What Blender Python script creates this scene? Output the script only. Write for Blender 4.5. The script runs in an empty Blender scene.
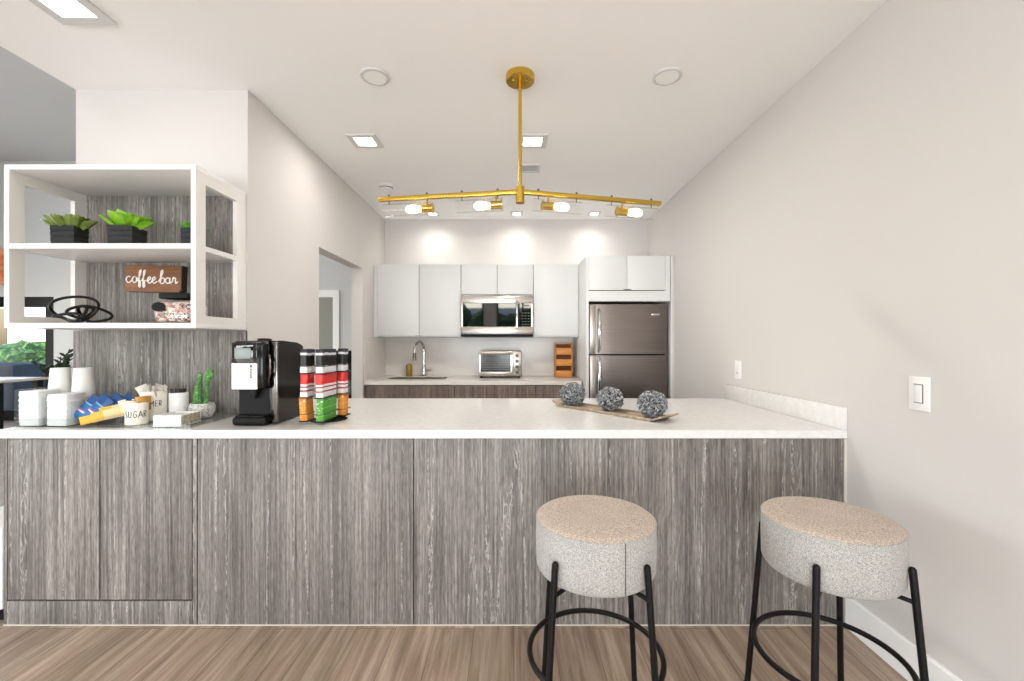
import bpy, bmesh, math, random
from mathutils import Vector, Matrix, noise
random.seed(7)
C = bpy.context.scene.collection
PI = math.pi
R = math.radians
BASE = {}

# ------------------------------------------------------------------ materials
def lin(h):
    h = h.lstrip('#')
    v = [int(h[i:i+2], 16)/255 for i in (0, 2, 4)]
    return tuple((c/12.92 if c <= .04045 else ((c+.055)/1.055)**2.4) for c in v) + (1,)

def mat(name, col, rough=.5, metal=0, **kw):
    m = bpy.data.materials.new(name); m.use_nodes = True
    b = m.node_tree.nodes['Principled BSDF']
    b.inputs['Base Color'].default_value = lin(col)
    b.inputs['Roughness'].default_value = rough
    b.inputs['Metallic'].default_value = metal
    for k, v in kw.items():
        b.inputs[k.replace('_', ' ')].default_value = v
    return m

class NT:
    def __init__(s, m): s.m = m; s.t = m.node_tree; s.b = s.t.nodes['Principled BSDF']
    def n(s, typ, **kw):
        o = s.t.nodes.new(typ)
        for k, v in kw.items():
            if k in o.inputs: o.inputs[k].default_value = v
            else: setattr(o, k, v)
        return o
    def l(s, a, b): s.t.links.new(a, b)
    def coord(s, scale, kind='Object', rot=(0, 0, 0), rnd=0):
        tc = s.n('ShaderNodeTexCoord'); mp = s.n('ShaderNodeMapping')
        mp.inputs['Scale'].default_value = scale; mp.inputs['Rotation'].default_value = rot
        src = tc.outputs[kind]
        if rnd:
            oi = s.n('ShaderNodeObjectInfo')
            ad = s.n('ShaderNodeVectorMath', operation='ADD'); ml = s.n('ShaderNodeMath', operation='MULTIPLY')
            ml.inputs[1].default_value = rnd
            s.l(oi.outputs['Random'], ml.inputs[0]); s.l(src, ad.inputs[0]); s.l(ml.outputs[0], ad.inputs[1]); src = ad.outputs[0]
        s.l(src, mp.inputs['Vector']); return mp.outputs[0]
    def ramp(s, fac, stops, interp='LINEAR'):
        r = s.n('ShaderNodeValToRGB'); cr = r.color_ramp; cr.interpolation = interp
        while len(cr.elements) < len(stops): cr.elements.new(.5)
        for e, (p, c) in zip(cr.elements, stops):
            e.position = p; e.color = lin(c) if isinstance(c, str) else (c, c, c, 1)
        s.l(fac, r.inputs[0]); return r.outputs[0]
    def mix(s, a, b, fac, blend='MIX'):
        x = s.n('ShaderNodeMix', data_type='RGBA', blend_type=blend)
        for sock, v in ((x.inputs[0], fac), (x.inputs[6], a), (x.inputs[7], b)):
            if hasattr(v, 'links'): s.l(v, sock)
            elif isinstance(v, str): sock.default_value = lin(v)
            else: sock.default_value = v
        return x.outputs[2]
    def noise(s, vec, scale, detail=3, rough=.5, dist=0):
        x = s.n('ShaderNodeTexNoise'); s.l(vec, x.inputs['Vector'])
        x.inputs['Scale'].default_value = scale; x.inputs['Detail'].default_value = detail
        x.inputs['Roughness'].default_value = rough; x.inputs['Distortion'].default_value = dist
        return x.outputs[0]
    def bump(s, h, strength=.2, dist=.002):
        b = s.n('ShaderNodeBump'); b.inputs['Strength'].default_value = strength; b.inputs['Distance'].default_value = dist
        s.l(h, b.inputs['Height']); s.l(b.outputs[0], s.b.inputs['Normal'])

def wood_laminate(name, dark, mid, light, wisp, scale=1.0):
    m = mat(name, mid, .55); t = NT(m)
    # fine vertical streaks
    v1 = t.coord((95*scale, 95*scale, 1.6), rnd=7); n1 = t.noise(v1, 1.0, 6, .65, .15)
    v2 = t.coord((9*scale, 9*scale, .5), rnd=7); n2 = t.noise(v2, 1.0, 3, .55, .3)
    v3 = t.coord((240*scale, 240*scale, 22), rnd=7); n3 = t.noise(v3, 1.0, 3, .6)
    c = t.ramp(n1, [(.27, dark), (.5, mid), (.73, light)])
    band = t.ramp(n2, [(.33, .62), (.5, .88), (.67, 1.12)])
    c = t.mix(c, band, .9, 'MULTIPLY')
    f3 = t.ramp(n3, [(.32, .55), (.52, 1.0), (.7, 1.3)])
    c = t.mix(c, f3, .9, 'MULTIPLY')
    # white wispy cathedral marks that run along narrow vertical bands
    vb = t.coord((7.5*scale, 7.5*scale, .22), rnd=7); nb = t.noise(vb, 1.0, 1, .4)
    bandmask = t.ramp(nb, [(.52, 0.0), (.54, .75), (.56, 0.0)])
    vw = t.coord((48*scale, 48*scale, 7), rnd=7); nw = t.noise(vw, 1.0, 4, .6, 1.2)
    wm = t.ramp(nw, [(.45, 0.0), (.50, 1.0), (.55, 0.0)])
    mm = t.n('ShaderNodeMath', operation='MULTIPLY'); t.l(bandmask, mm.inputs[0]); t.l(wm, mm.inputs[1])
    c = t.mix(c, wisp, mm.outputs[0])
    vd = t.coord((34*scale, 34*scale, 5), rnd=9); nd = t.noise(vd, 1.0, 4, .6, 1.0)
    dm = t.ramp(nd, [(.52, 0.0), (.56, .7), (.60, 0.0)])
    md = t.n('ShaderNodeMath', operation='MULTIPLY'); t.l(bandmask, md.inputs[0]); t.l(dm, md.inputs[1])
    c = t.mix(c, dark, md.outputs[0])
    t.l(c, t.b.inputs['Base Color']); t.bump(n1, .25, .001)
    return m

def floor_mat():
    m = mat('floor_planks', '#a08c7a', .38); t = NT(m)
    tc = t.n('ShaderNodeTexCoord')
    sep = t.n('ShaderNodeSeparateXYZ'); t.l(tc.outputs['Object'], sep.inputs[0])
    cmb = t.n('ShaderNodeCombineXYZ'); t.l(sep.outputs[1], cmb.inputs[0]); t.l(sep.outputs[0], cmb.inputs[1])
    br = t.n('ShaderNodeTexBrick', offset=.37, squash=1.0)
    t.l(cmb.outputs[0], br.inputs['Vector'])
    br.inputs['Scale'].default_value = 1; br.inputs['Brick Width'].default_value = 1.22; br.inputs['Row Height'].default_value = .18
    br.inputs['Mortar Size'].default_value = .0012; br.inputs['Mortar Smooth'].default_value = .3
    br.inputs['Color1'].default_value = (.0, .0, .0, 1); br.inputs['Color2'].default_value = (1, 1, 1, 1); br.inputs['Mortar'].default_value = (.5, .5, .5, 1)
    ad = t.n('ShaderNodeVectorMath', operation='MULTIPLY_ADD')
    t.l(br.outputs[0], ad.inputs[0]); ad.inputs[1].default_value = (5, 9, 3); t.l(tc.outputs['Object'], ad.inputs[2])
    mp = t.n('ShaderNodeMapping'); mp.inputs['Scale'].default_value = (30, 1.6, 1); t.l(ad.outputs[0], mp.inputs[0])
    n1 = t.noise(mp.outputs[0], 1, 7, .68, .6)
    mp2 = t.n('ShaderNodeMapping'); mp2.inputs['Scale'].default_value = (7, .8, 1); t.l(ad.outputs[0], mp2.inputs[0])
    n2 = t.noise(mp2.outputs[0], 1, 3, .5, .8)
    c = t.ramp(n1, [(.3, '#7c6857'), (.5, '#aa9480'), (.7, '#cbb8a4')])
    tone = t.ramp(br.outputs[0], [(0, .8), (1, 1.08)])
    c = t.mix(c, tone, .8, 'MULTIPLY')
    c = t.mix(c, t.ramp(n2, [(.3, .74), (.6, 1.05)]), .8, 'MULTIPLY')
    c = t.mix(c, '#5a4a3e', br.outputs['Fac'])
    t.l(c, t.b.inputs['Base Color']); t.bump(n1, .15, .001)
    return m

def fabric(name, a, b, c2):
    m = mat(name, a, .95); t = NT(m)
    v = t.coord((1, 1, 1)); vo = t.n('ShaderNodeTexVoronoi'); vo.inputs['Scale'].default_value = 260; t.l(v, vo.inputs['Vector'])
    v2 = t.coord((230, 230, 420)); n = t.noise(v2, 1, 2, .6)
    n2 = t.noise(t.coord((420, 420, 230)), 1, 2, .6)
    ad = t.n('ShaderNodeMath', operation='MULTIPLY'); t.l(n, ad.inputs[0]); t.l(n2, ad.inputs[1])
    c = t.ramp(ad.outputs[0], [(.12, b), (.25, a), (.42, c2)])
    n3 = t.noise(t.coord((12, 12, 12)), 1, 2)
    c = t.mix(c, t.ramp(n3, [(.3, .88), (.7, 1.05)]), .6, 'MULTIPLY')
    t.l(c, t.b.inputs['Base Color']); t.bump(ad.outputs[0], .6, .003)
    t.b.inputs['Sheen Weight'].default_value = .15
    return m

def noisy(name, stops, scale=(1, 1, 1), nscale=10, rough=.5, detail=4, bump=0, dist=0, metal=0):
    m = mat(name, stops[0][1], rough, metal); t = NT(m)
    n = t.noise(t.coord(scale), nscale, detail, .6, dist)
    t.l(t.ramp(n, stops), t.b.inputs['Base Color'])
    if bump: t.bump(n, bump, .003)
    return m

def zbands(name, stops, lo, hi, rough=.4, fleck=None):
    m = mat(name, stops[0][1], rough); t = NT(m)
    tc = t.n('ShaderNodeTexCoord'); sp = t.n('ShaderNodeSeparateXYZ'); t.l(tc.outputs['Object'], sp.inputs[0])
    mr = t.n('ShaderNodeMapRange'); t.l(sp.outputs[2], mr.inputs[0]); mr.inputs[1].default_value = lo; mr.inputs[2].default_value = hi
    c = t.ramp(mr.outputs[0], stops, 'CONSTANT')
    if fleck:
        n = t.noise(t.coord((60, 60, 90)), 1, 2); c = t.mix(c, fleck, t.ramp(n, [(.6, 0.0), (.66, .8)]))
    t.l(c, t.b.inputs['Base Color']); return m

def glassy(name, tint=(1, 1, 1, 1), refl=.12):
    m = bpy.data.materials.new(name); m.use_nodes = True; nt = m.node_tree; nt.nodes.clear()
    o = nt.nodes.new('ShaderNodeOutputMaterial'); mx = nt.nodes.new('ShaderNodeMixShader')
    tr = nt.nodes.new('ShaderNodeBsdfTransparent'); gl = nt.nodes.new('ShaderNodeBsdfGlossy')
    lw = nt.nodes.new('ShaderNodeLayerWeight'); lw.inputs[0].default_value = .5
    fr = nt.nodes.new('ShaderNodeMath'); fr.operation = 'POWER'; fr.inputs[1].default_value = 4; nt.links.new(lw.outputs['Facing'], fr.inputs[0])
    ad = nt.nodes.new('ShaderNodeMath'); ad.operation = 'MULTIPLY_ADD'; ad.inputs[1].default_value = .6; ad.inputs[2].default_value = refl*.25
    tr.inputs[0].default_value = tint; gl.inputs['Roughness'].default_value = .02
    nt.links.new(fr.outputs[0], ad.inputs[0]); nt.links.new(ad.outputs[0], mx.inputs[0])
    nt.links.new(tr.outputs[0], mx.inputs[1]); nt.links.new(gl.outputs[0], mx.inputs[2]); nt.links.new(mx.outputs[0], o.inputs[0])
    return m

def emit(name, col, s):
    m = mat(name, col, .5); b = m.node_tree.nodes['Principled BSDF']
    b.inputs['Emission Color'].default_value = lin(col); b.inputs['Emission Strength'].default_value = s
    return m

def paint(name, col, rough=.75):
    m = mat(name, col, rough); t = NT(m); n = t.noise(t.coord((1, 1, 1)), 180, 2); t.bump(n, .05, .001); return m

M = dict(
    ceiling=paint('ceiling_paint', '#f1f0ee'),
    wall=paint('wall_paint', '#d3cfcb'),
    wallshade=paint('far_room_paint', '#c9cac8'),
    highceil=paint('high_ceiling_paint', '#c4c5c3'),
    fixture=mat('fixture_white', '#cfcfcd', .5),
    trim=mat('white_trim', '#f1f0ee', .4),
    floor=floor_mat(),
    wood=wood_laminate('grey_wood_laminate', '#47433f', '#807a74', '#aca69f', '#d6d1ca'),
    darkwood=wood_laminate('brown_wood_laminate', '#54463e', '#76665d', '#968579', '#a89a90'),
    groove=mat('dark_groove', '#2c2927', .8),
    quartz=noisy('white_quartz', [(.3, '#dcdad7'), (.7, '#e8e6e3')], nscale=30, rough=.16, detail=8),
    quartz2=noisy('beige_quartz', [(.3, '#e0d9d2'), (.7, '#e9e3dc')], nscale=4, rough=.2, detail=6),
    white=mat('white_lacquer', '#e9e8e6', .35),
    cab=mat('pale_cabinet_lacquer', '#dfe0df', .4),
    shelfside=mat('shelf_lacquer_shaded', '#e8e5e0', .4),  # side frames toned greyer beige, their shade put into the colour
    steel=mat('brushed_steel', '#b9b2ab', .28, 1),
    steeldark=noisy('dark_stainless', [(.3, '#776e69'), (.7, '#857c76')], scale=(2, 2, 200), nscale=1, rough=.33, metal=1),
    chrome=mat('chrome', '#d8d8d8', .08, 1),
    darkchrome=mat('dark_chrome', '#77736f', .18, 1),
    black=mat('black_gloss', '#080809', .12, 0, Specular_IOR_Level=.32),
    blackm=mat('black_matte', '#0d0d0d', .5, 0, Specular_IOR_Level=.2),
    blackmetal=mat('black_powder_coat', '#0a0a0b', .42, 0, Specular_IOR_Level=.25),
    blackglass=mat('black_glass', '#060707', .03, 0, Specular_IOR_Level=1.0),
    gold=mat('brushed_gold', '#d2ae4e', .26, 1),
    glass=glassy('clear_glass'),
    winglass=glassy('window_glass', refl=.05),
    acrylic=glassy('clear_acrylic', (.95, .965, .96, 1), .2),
    bulb=emit('glowing_bulb', '#ffe2b0', 14),
    lens=emit('downlight_lens', '#fffaf2', 9),
    fabric=fabric('grey_boucle', '#aaa7a2', '#7d7a75', '#cbc8c3'),
    fabtop_warmlit=fabric('warm_lit_boucle', '#b9a898', '#7d7066', '#dccfc2'),  # same boucle as the sides, warm light from above put into the colour
    stitch=mat('stitching', '#5f5b57', .9),
    leafdark=noisy('dark_leaf', [(.35, '#4f5f26'), (.6, '#7a8f38'), (.8, '#6b4a3a')], nscale=14, rough=.45),
    leafbright=noisy('bright_leaf', [(.35, '#5fa01a'), (.6, '#9acb2e'), (.8, '#c4e25a')], nscale=12, rough=.4),
    leafsmall=noisy('small_leaf', [(.35, '#3c8526'), (.7, '#78b94a')], nscale=20, rough=.4),
    cactus=noisy('cactus_skin', [(.4, '#2f6b28'), (.62, '#6a9e55'), (.75, '#b7cf9a')], nscale=70, rough=.7, bump=.6),
    planter=noisy('charcoal_wood', [(.3, '#161618'), (.7, '#26262a')], scale=(1, 1, 8), nscale=20, rough=.7),
    bronze=mat('dark_bronze', '#1c1a19', .4, .6),
    signwood=noisy('walnut_board', [(.3, '#6b4426'), (.6, '#8a5a35'), (.8, '#9a6a42')], scale=(2, 1, 18), nscale=3, rough=.6, detail=6, dist=.6),
    signedge=mat('dark_board_edge', '#2e1d12', .7),
    whitepaint=mat('white_lettering', '#f4f1ec', .6),
    ink=mat('black_lettering', '#1d1b1a', .6),
    candy=None,
    ceramic=mat('cream_ceramic', '#efe9dd', .25),
    ceramicw=mat('white_ceramic', '#f3f2ef', .2),
    paper=mat('white_paper', '#f4f4f3', .8),
    papercup=mat('paper_cup', '#ecebe7', .7),
    bamboo=noisy('orange_bamboo', [(.3, '#c07a30'), (.7, '#d68f42')], scale=(1, 1, 10), nscale=10, rough=.45),
    bamboodark=mat('bamboo_side', '#8a4f1e', .55),
    traywood=noisy('weathered_wood', [(.3, '#8b7a68'), (.7, '#b8a892')], scale=(6, 6, 6), nscale=6, rough=.8),
    twig=noisy('grey_twig', [(.38, '#4e4f52'), (.52, '#8f9193'), (.66, '#d2d4d4')], nscale=60, rough=.85),
    twigcore=mat('dark_core', '#38363a', .9),
    wicker=noisy('pale_wicker', [(.4, '#a69a84'), (.6, '#d8ceba')], scale=(1, 1, 2), nscale=120, rough=.8, bump=.5),
    soap=mat('yellow_soap', '#b89a3a', .15, 0, Transmission_Weight=.3),
    screen=mat('grey_screen', '#8f9795', .25),
    hedge=noisy('hedge_leaves', [(.4, '#0f2210'), (.55, '#2c5a1e'), (.72, '#7da848')], nscale=14, rough=.8, bump=.8),
    stucco=paint('white_stucco', '#eceae5', .9),
    patio=noisy('grey_paving', [(.3, '#b0aea8'), (.7, '#cbc9c3')], nscale=3, rough=.9),
    tablewood=mat('pale_tabletop', '#d8cdbd', .3),
    doorgrey=mat('grey_green_door', '#8a8c82', .5),
    ovenglass=mat('oven_glass', '#23241f', .12, 0, Specular_IOR_Level=.35),
    knob=mat('grey_knob', '#55514d', .35, .7),
    orange=noisy('orange_canvas', [(.4, '#d9713a'), (.6, '#e9b090')], nscale=5, rough=.8),
    graywhite=mat('plastic_white', '#f0efec', .45),
    slot=mat('dark_slot', '#6f6e6c', .8),
    pool=mat('blue_cloth', '#0b1622', .8),
)
def candy_mat():
    m = mat('wrapped_candy', '#ccddaa', .3); t = NT(m)
    vo = t.n('ShaderNodeTexVoronoi'); vo.inputs['Scale'].default_value = 75; t.l(t.coord((1, 1, 1.4)), vo.inputs['Vector'])
    sp = t.n('ShaderNodeSeparateColor'); t.l(vo.outputs['Color'], sp.inputs[0])
    c = t.ramp(sp.outputs[0], [(0, '#c9bbae'), (.22, '#9a6a60'), (.4, '#d6cec6'), (.6, '#8b8f86'), (.72, '#c99488'), (.86, '#4a4038')], 'CONSTANT')
    t.l(c, t.b.inputs['Base Color']); return m
M['candy'] = candy_mat()
M['pk_black'] = zbands('black_packet', [(0, '#e4e4e4'), (.28, '#0e0e10'), (.72, '#d8d8da'), (.82, '#0e0e10')], 0, .12, fleck=None)
M['pk_red'] = zbands('red_white_packet', [(0, '#eceae8'), (.2, '#d0302a'), (.25, '#eceae8'), (.38, '#9a2a28'), (.44, '#eceae8'), (.52, '#d9281f')], 0, .12)
M['pk_orange'] = zbands('orange_packet', [(0, '#d98a28'), (.8, '#c4701c')], 0, .12, fleck='#f3dfae')
M['pk_green'] = zbands('green_packet', [(0, '#4f9a2e'), (.85, '#3f8424')], 0, .12, fleck='#d6ecc6')
M['pk_blue'] = zbands('blue_packet', [(0, '#2273b0'), (.3, '#e8e6f0'), (.36, '#b8457a'), (.42, '#1f66a4'), (.7, '#7fb0d0'), (.76, '#164c86')], 0, .11)
M['pk_yellow'] = zbands('yellow_packet', [(0, '#eab22e'), (.22, '#e6cf9a'), (.85, '#eab22e')], 0, .2)
M['pk_tan'] = zbands('brown_packet', [(0, '#a8742f'), (.5, '#c99a4c')], 0, .07)
M['pk_cream'] = zbands('cream_packet', [(0, '#e9dba6'), (.5, '#f0e6c2')], 0, .07)
M['pk_grey'] = zbands('grey_packet', [(0, '#bdb6ab'), (.5, '#d8d2c8')], 0, .09)

# ------------------------------------------------------------------ mesh builder
class MB:
    def __init__(s): s.bm = bmesh.new()
    def _xf(s, verts, m):
        if m is not None:
            for v in verts: v.co = m @ v.co
    def box(s, x0, x1, y0, y1, z0, z1, bev=0, m=None, seg=2):
        r = bmesh.ops.create_cube(s.bm, size=1)
        vs = r['verts']
        for v in vs:
            v.co = Vector(((x0+x1)/2+v.co.x*(x1-x0), (y0+y1)/2+v.co.y*(y1-y0), (z0+z1)/2+v.co.z*(z1-z0)))
        if bev:
            es = list({e for v in vs for e in v.link_edges})
            bev = min(bev, .49*min(abs(x1-x0), abs(y1-y0), abs(z1-z0)))
            r = bmesh.ops.bevel(s.bm, geom=es, offset=bev, segments=seg, profile=.5, affect='EDGES')
            vs = list({v for f in r['faces'] for v in f.verts} | {v for v in vs if v.is_valid})
        s._xf(vs, m); return s
    def rings(s, rings, closed_u=True, cap=True, loop=False):
        L = [[s.bm.verts.new(p) for p in r] for r in rings]; n = len(L[0])
        rng = range(len(L)) if loop else range(len(L)-1)
        for i in rng:
            a, b = L[i], L[(i+1) % len(L)]
            for j in range(n if closed_u else n-1):
                k = (j+1) % n
                s.bm.faces.new((a[j], a[k], b[k], b[j]))
        if cap and not loop:
            s.bm.faces.new(list(reversed(L[0]))); s.bm.faces.new(L[-1])
        return s
    def cyl(s, p0, p1, r0, r1=None, seg=24):
        return s.tube([p0, p1], [r0, r0 if r1 is None else r1], seg)
    def tube(s, pts, r, seg=8, loop=False, flat=1):
        pts = [Vector(p) for p in pts]; n = len(pts)
        rs = r if isinstance(r, (list, tuple)) else [r]*n
        out = []; up = None
        for i, p in enumerate(pts):
            if loop: t = (pts[(i+1) % n]-pts[i-1])
            else: t = pts[min(i+1, n-1)]-pts[max(i-1, 0)]
            t.normalize()
            if up is None:
                up = Vector((0, 0, 1)) if abs(t.z) < .9 else Vector((1, 0, 0))
            a = (up-t*up.dot(t)); 
            if a.length < 1e-6: a = t.orthogonal()
            a.normalize(); b = t.cross(a); up = a
            out.append([p+(a*math.cos(2*PI*k/seg)*flat+b*math.sin(2*PI*k/seg))*rs[i] for k in range(seg)])
        return s.rings(out, loop=loop)
    def lathe(s, prof, seg=32, c=(0, 0, 0), cap=True, sx=1, sy=1):
        c = Vector(c)
        return s.rings([[c+Vector((r*math.cos(2*PI*k/seg)*sx, r*math.sin(2*PI*k/seg)*sy, z)) for k in range(seg)] for r, z in prof], cap=cap)
    def ell(s, c, rad, sub=2, m=None, disp=0, dsc=5):
        r = bmesh.ops.create_icosphere(s.bm, subdivisions=sub, radius=1)
        for v in r['verts']:
            d = 1+disp*noise.noise(v.co*dsc+Vector(c)*3) if disp else 1
            v.co = Vector((v.co.x*rad[0]*d, v.co.y*rad[1]*d, v.co.z*rad[2]*d))
            if m is not None: v.co = m @ v.co
            v.co += Vector(c)
        return s
    def prism(s, pts, y0, y1, axis='y', m=None):
        f = {'y': lambda a, b, d: Vector((a, d, b)), 'x': lambda a, b, d: Vector((d, a, b)), 'z': lambda a, b, d: Vector((a, b, d))}[axis]
        A = [s.bm.verts.new(f(a, b, y0)) for a, b in pts]; B = [s.bm.verts.new(f(a, b, y1)) for a, b in pts]
        n = len(pts)
        s.bm.faces.new(A); s.bm.faces.new(list(reversed(B)))
        for i in range(n): s.bm.faces.new((A[i], B[i], B[(i+1) % n], A[(i+1) % n]))
        s._xf(A+B, m); return s
    def leaf(s, base, d, L, w, th, curl=.3, n=7, shape=1):
        base = Vector(base); d = Vector(d).normalized(); side = d.cross(Vector((0, 0, 1)))
        if side.length < .05: side = Vector((1, 0, 0))
        side.normalize(); nor = side.cross(d).normalized(); out = []
        for i in range(n+1):
            t = i/n; c = base+d*L*t+nor*L*curl*t*t
            if shape == 1: ww = w*(.25+.95*math.sin(PI*min(t*.62+.1, 1))) * (1 if t < .7 else max(.03, 1-((t-.7)/.3)**1.6))
            else: ww = w*max(.03, math.sin(PI*(t*.9+.07)))
            out.append([c+side*ww*math.cos(2*PI*k/8)+nor*(th*(.3+.7*(1-t))*math.sin(2*PI*k/8)+ww*.35*abs(math.cos(2*PI*k/8))) for k in range(8)])
        return s.rings(out)
    def frame(s, x0, x1, z0, z1, y0, y1, w, bev=0, axis='y'):
        """picture frame of four bars in the xz plane"""
        s.box(x0, x0+w, y0, y1, z0, z1, bev); s.box(x1-w, x1, y0, y1, z0, z1, bev)
        s.box(x0+w, x1-w, y0, y1, z0, z0+w, bev); s.box(x0+w, x1-w, y0, y1, z1-w, z1, bev); return s
    def build(s, name, material, parent=None, local=False, smooth=True):
        bmesh.ops.recalc_face_normals(s.bm, faces=s.bm.faces[:])
        for f in s.bm.faces: f.smooth = smooth
        for e in s.bm.edges:
            if len(e.link_faces) == 2: e.smooth = e.calc_face_angle(0) < .62
        me = bpy.data.meshes.new(name); o = bpy.data.objects.new(name, me); C.objects.link(o)
        if parent is not None:
            o.parent = parent
            root = parent
            while root.parent: root = root.parent
            if not local:
                inv = BASE[root.name].inverted()
                for v in s.bm.verts: v.co = inv @ v.co
        s.bm.to_mesh(me); s.bm.free()
        me.materials.append(material if not isinstance(material, str) else M[material])
        if parent is None: BASE[o.name] = Matrix.Identity(4)
        return o
def X(*a, **k): return MB().box(*a, **k)

def thing(name, label, cat, loc=(0, 0, 0), rz=0, group=None):
    o = bpy.data.objects.new(name, None); o.empty_display_size = .05; C.objects.link(o)
    o.location = loc; o.rotation_euler = (0, 0, rz); o['label'] = label; o['category'] = cat
    if group: o['group'] = group
    BASE[o.name] = Matrix.Translation(Vector(loc)) @ Matrix.Rotation(rz, 4, 'Z')
    return o
def struct(name, mb, m, parent=None):
    o = mb.build(name, m, parent)
    if parent is None: o['kind'] = 'structure'
    return o
def tag(o, label, cat, group=None):
    o['label'] = label; o['category'] = cat
    if group: o['group'] = group
    return o
def origin_to(o, p):
    p = Vector(p); o.data.transform(Matrix.Translation(-p)); o.location = p; return o
def dup(root, loc=None, rot=None, label=None, group=None):
    def cp(o, par):
        c = o.copy(); C.objects.link(c); c.parent = par
        for ch in [k for k in kids.get(o.name, [])]: cp(ch, c)
        return c
    kids = {}
    def gather(o):
        for ch in o.children: kids.setdefault(o.name, []).append(ch); gather(ch)
    gather(root)
    r = cp(root, None)
    if loc is not None: r.location = loc
    if rot is not None: r.rotation_euler = rot
    if label: r['label'] = label
    if group: r['group'] = group
    return r

# ------------------------------------------------------------------ room dimensions (metres, camera at the origin looking +Y)
H = 1.31; F = 435.0
ZC = 2.72                  # kitchen ceiling
XR = 1.537                 # right wall
XK = -1.487                # kitchen left wall
YB = 5.0                   # kitchen back wall
YS = 2.43                  # wall behind coffee bar
XS = -2.447                # its free end
YR = -4.5                  # rear wall behind the viewer
XL = -9.2; YF = 7.2; ZH = 4.3

struct('floor', X(XL-.1, XR+.15, YR-.15, YF+.15, -.1, 0), 'floor')
struct('wall_right', X(XR, XR+.15, YR, YB+.15, 0, ZC+.1), 'wall')
struct('wall_back', X(XK-.12, XR, YB, YB+.15, 0, ZC+.1), 'wall')
# kitchen left wall with doorway opening (y 3.27 to 4.22, 2.03 high)
D0, D1, DZ = 3.317, 4.276, 2.035
w = MB(); w.box(XK-.11, XK, YS+.12, D0, 0, ZC); w.box(XK-.11, XK, D1, YB, 0, ZC); w.box(XK-.11, XK, D0, D1, DZ, ZC)
struct('wall_kitchen_left', w, 'wall')
struct('wall_coffee_bar', X(XS, XK, YS, YS+.12, 0, ZC), 'wall')
struct('ceiling', MB().box(XS, XR, YR, YS+.12, ZC, ZC+.1).box(XK-.11, XR, YS+.12, YB, ZC, ZC+.1), 'ceiling')
# taller room to the left
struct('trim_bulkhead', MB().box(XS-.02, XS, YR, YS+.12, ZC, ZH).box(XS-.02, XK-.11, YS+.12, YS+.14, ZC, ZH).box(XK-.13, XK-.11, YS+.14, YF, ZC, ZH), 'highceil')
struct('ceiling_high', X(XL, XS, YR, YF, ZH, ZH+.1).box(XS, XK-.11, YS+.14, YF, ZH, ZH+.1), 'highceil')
struct('wall_hall_side', X(XK-.11, XK-.01, YB+.15, YF, 0, ZC), 'wallshade')
# far wall with a glazed opening (x -9.2..-7.62, 2.1 high) and a door
GX0, GX1, GZ = XL, -7.62, 2.06
struct('wall_far', MB().box(GX1, XK-.1, YF, YF+.15, 0, ZH).box(XL, GX1, YF, YF+.15, GZ, ZH), 'wallshade')
# left wall with tall glazing
struct('wall_left', MB().box(XL-.15, XL, YR, -2.5, 0, ZH).box(XL-.15, XL, 5.5, YF, 0, ZH).box(XL-.15, XL, -2.5, 5.5, 2.6, ZH), 'wallshade')
# rear wall with two wide windows
wr = MB(); wr.box(XL, -7.6, YR-.15, YR, 0, ZH); wr.box(-7.6, 1.1, YR-.15, YR, 2.66, ZH); wr.box(1.1, XR+.15, YR-.15, YR, 0, ZH)
wr.box(-3.6, -2.5, YR-.15, YR, 0, 2.66); wr.box(-.95, -.55, YR-.15, YR, 0, 2.66)
struct('wall_rear', wr, 'wall')
def glazed(name, x0, x1, y, z0, z1, n, w=.06):
    f = MB().frame(x0, x1, z0, z1, y-.03, y+.03, w)
    for i in range(1, n):
        xx = x0+(x1-x0)*i/n; f.box(xx-w/2, xx+w/2, y-.03, y+.03, z0+w, z1-w)
    o = struct(name, f, 'blackmetal')
    X(x0+w, x1-w, y-.004, y+.004, z0+w, z1-w).build('pane', M['winglass'], o)
    return o
glazed('window_1', GX0, GX1, YF+.06, 0, GZ, 1, .17)
glazed('window_2', -7.6, -3.6, YR-.08, 0, 2.66, 3)
glazed('window_3', -2.5, -.95, YR-.08, 0, 2.66, 2)
glazed('window_4', -.55, 1.1, YR-.08, 0, 2.66, 2)
f = MB(); 
for yy in (-2.5, -.5, 1.5, 3.5, 5.44): f.box(XL-.1, XL-.04, yy, yy+.06, 0, 2.6)
f.box(XL-.1, XL-.04, -2.44, 5.44, 2.54, 2.6); f.box(XL-.1, XL-.04, -2.44, 5.44, 0, .06)
wo = struct('window_5', f, 'blackmetal'); X(XL-.074, XL-.066, -2.44, 5.44, .06, 2.54).build('pane', M['winglass'], wo)

# far door through the doorway
dj = MB(); DX = -2.987
dj.box(DX+.0, DX+.1, YF-.03, YF, 0, 2.17); dj.box(DX-.92, DX-.82, YF-.03, YF, 0, 2.17); dj.box(DX-.82, DX, YF-.03, YF, 2.05, 2.17)
dd = struct('door_1', X(DX-.82, DX, YF-.012, YF+.02, 0, 2.05), 'doorgrey'); dj.build('door_casing', M['trim'], dd)
MB().cyl((DX-.07, YF-.012, 1.0), (DX-.07, YF-.06, 1.0), .012, seg=12).tube([(DX-.07, YF-.06, 1.0), (DX-.19, YF-.06, 1.0)], .01).build('door_handle', M['steel'], dd)

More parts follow.
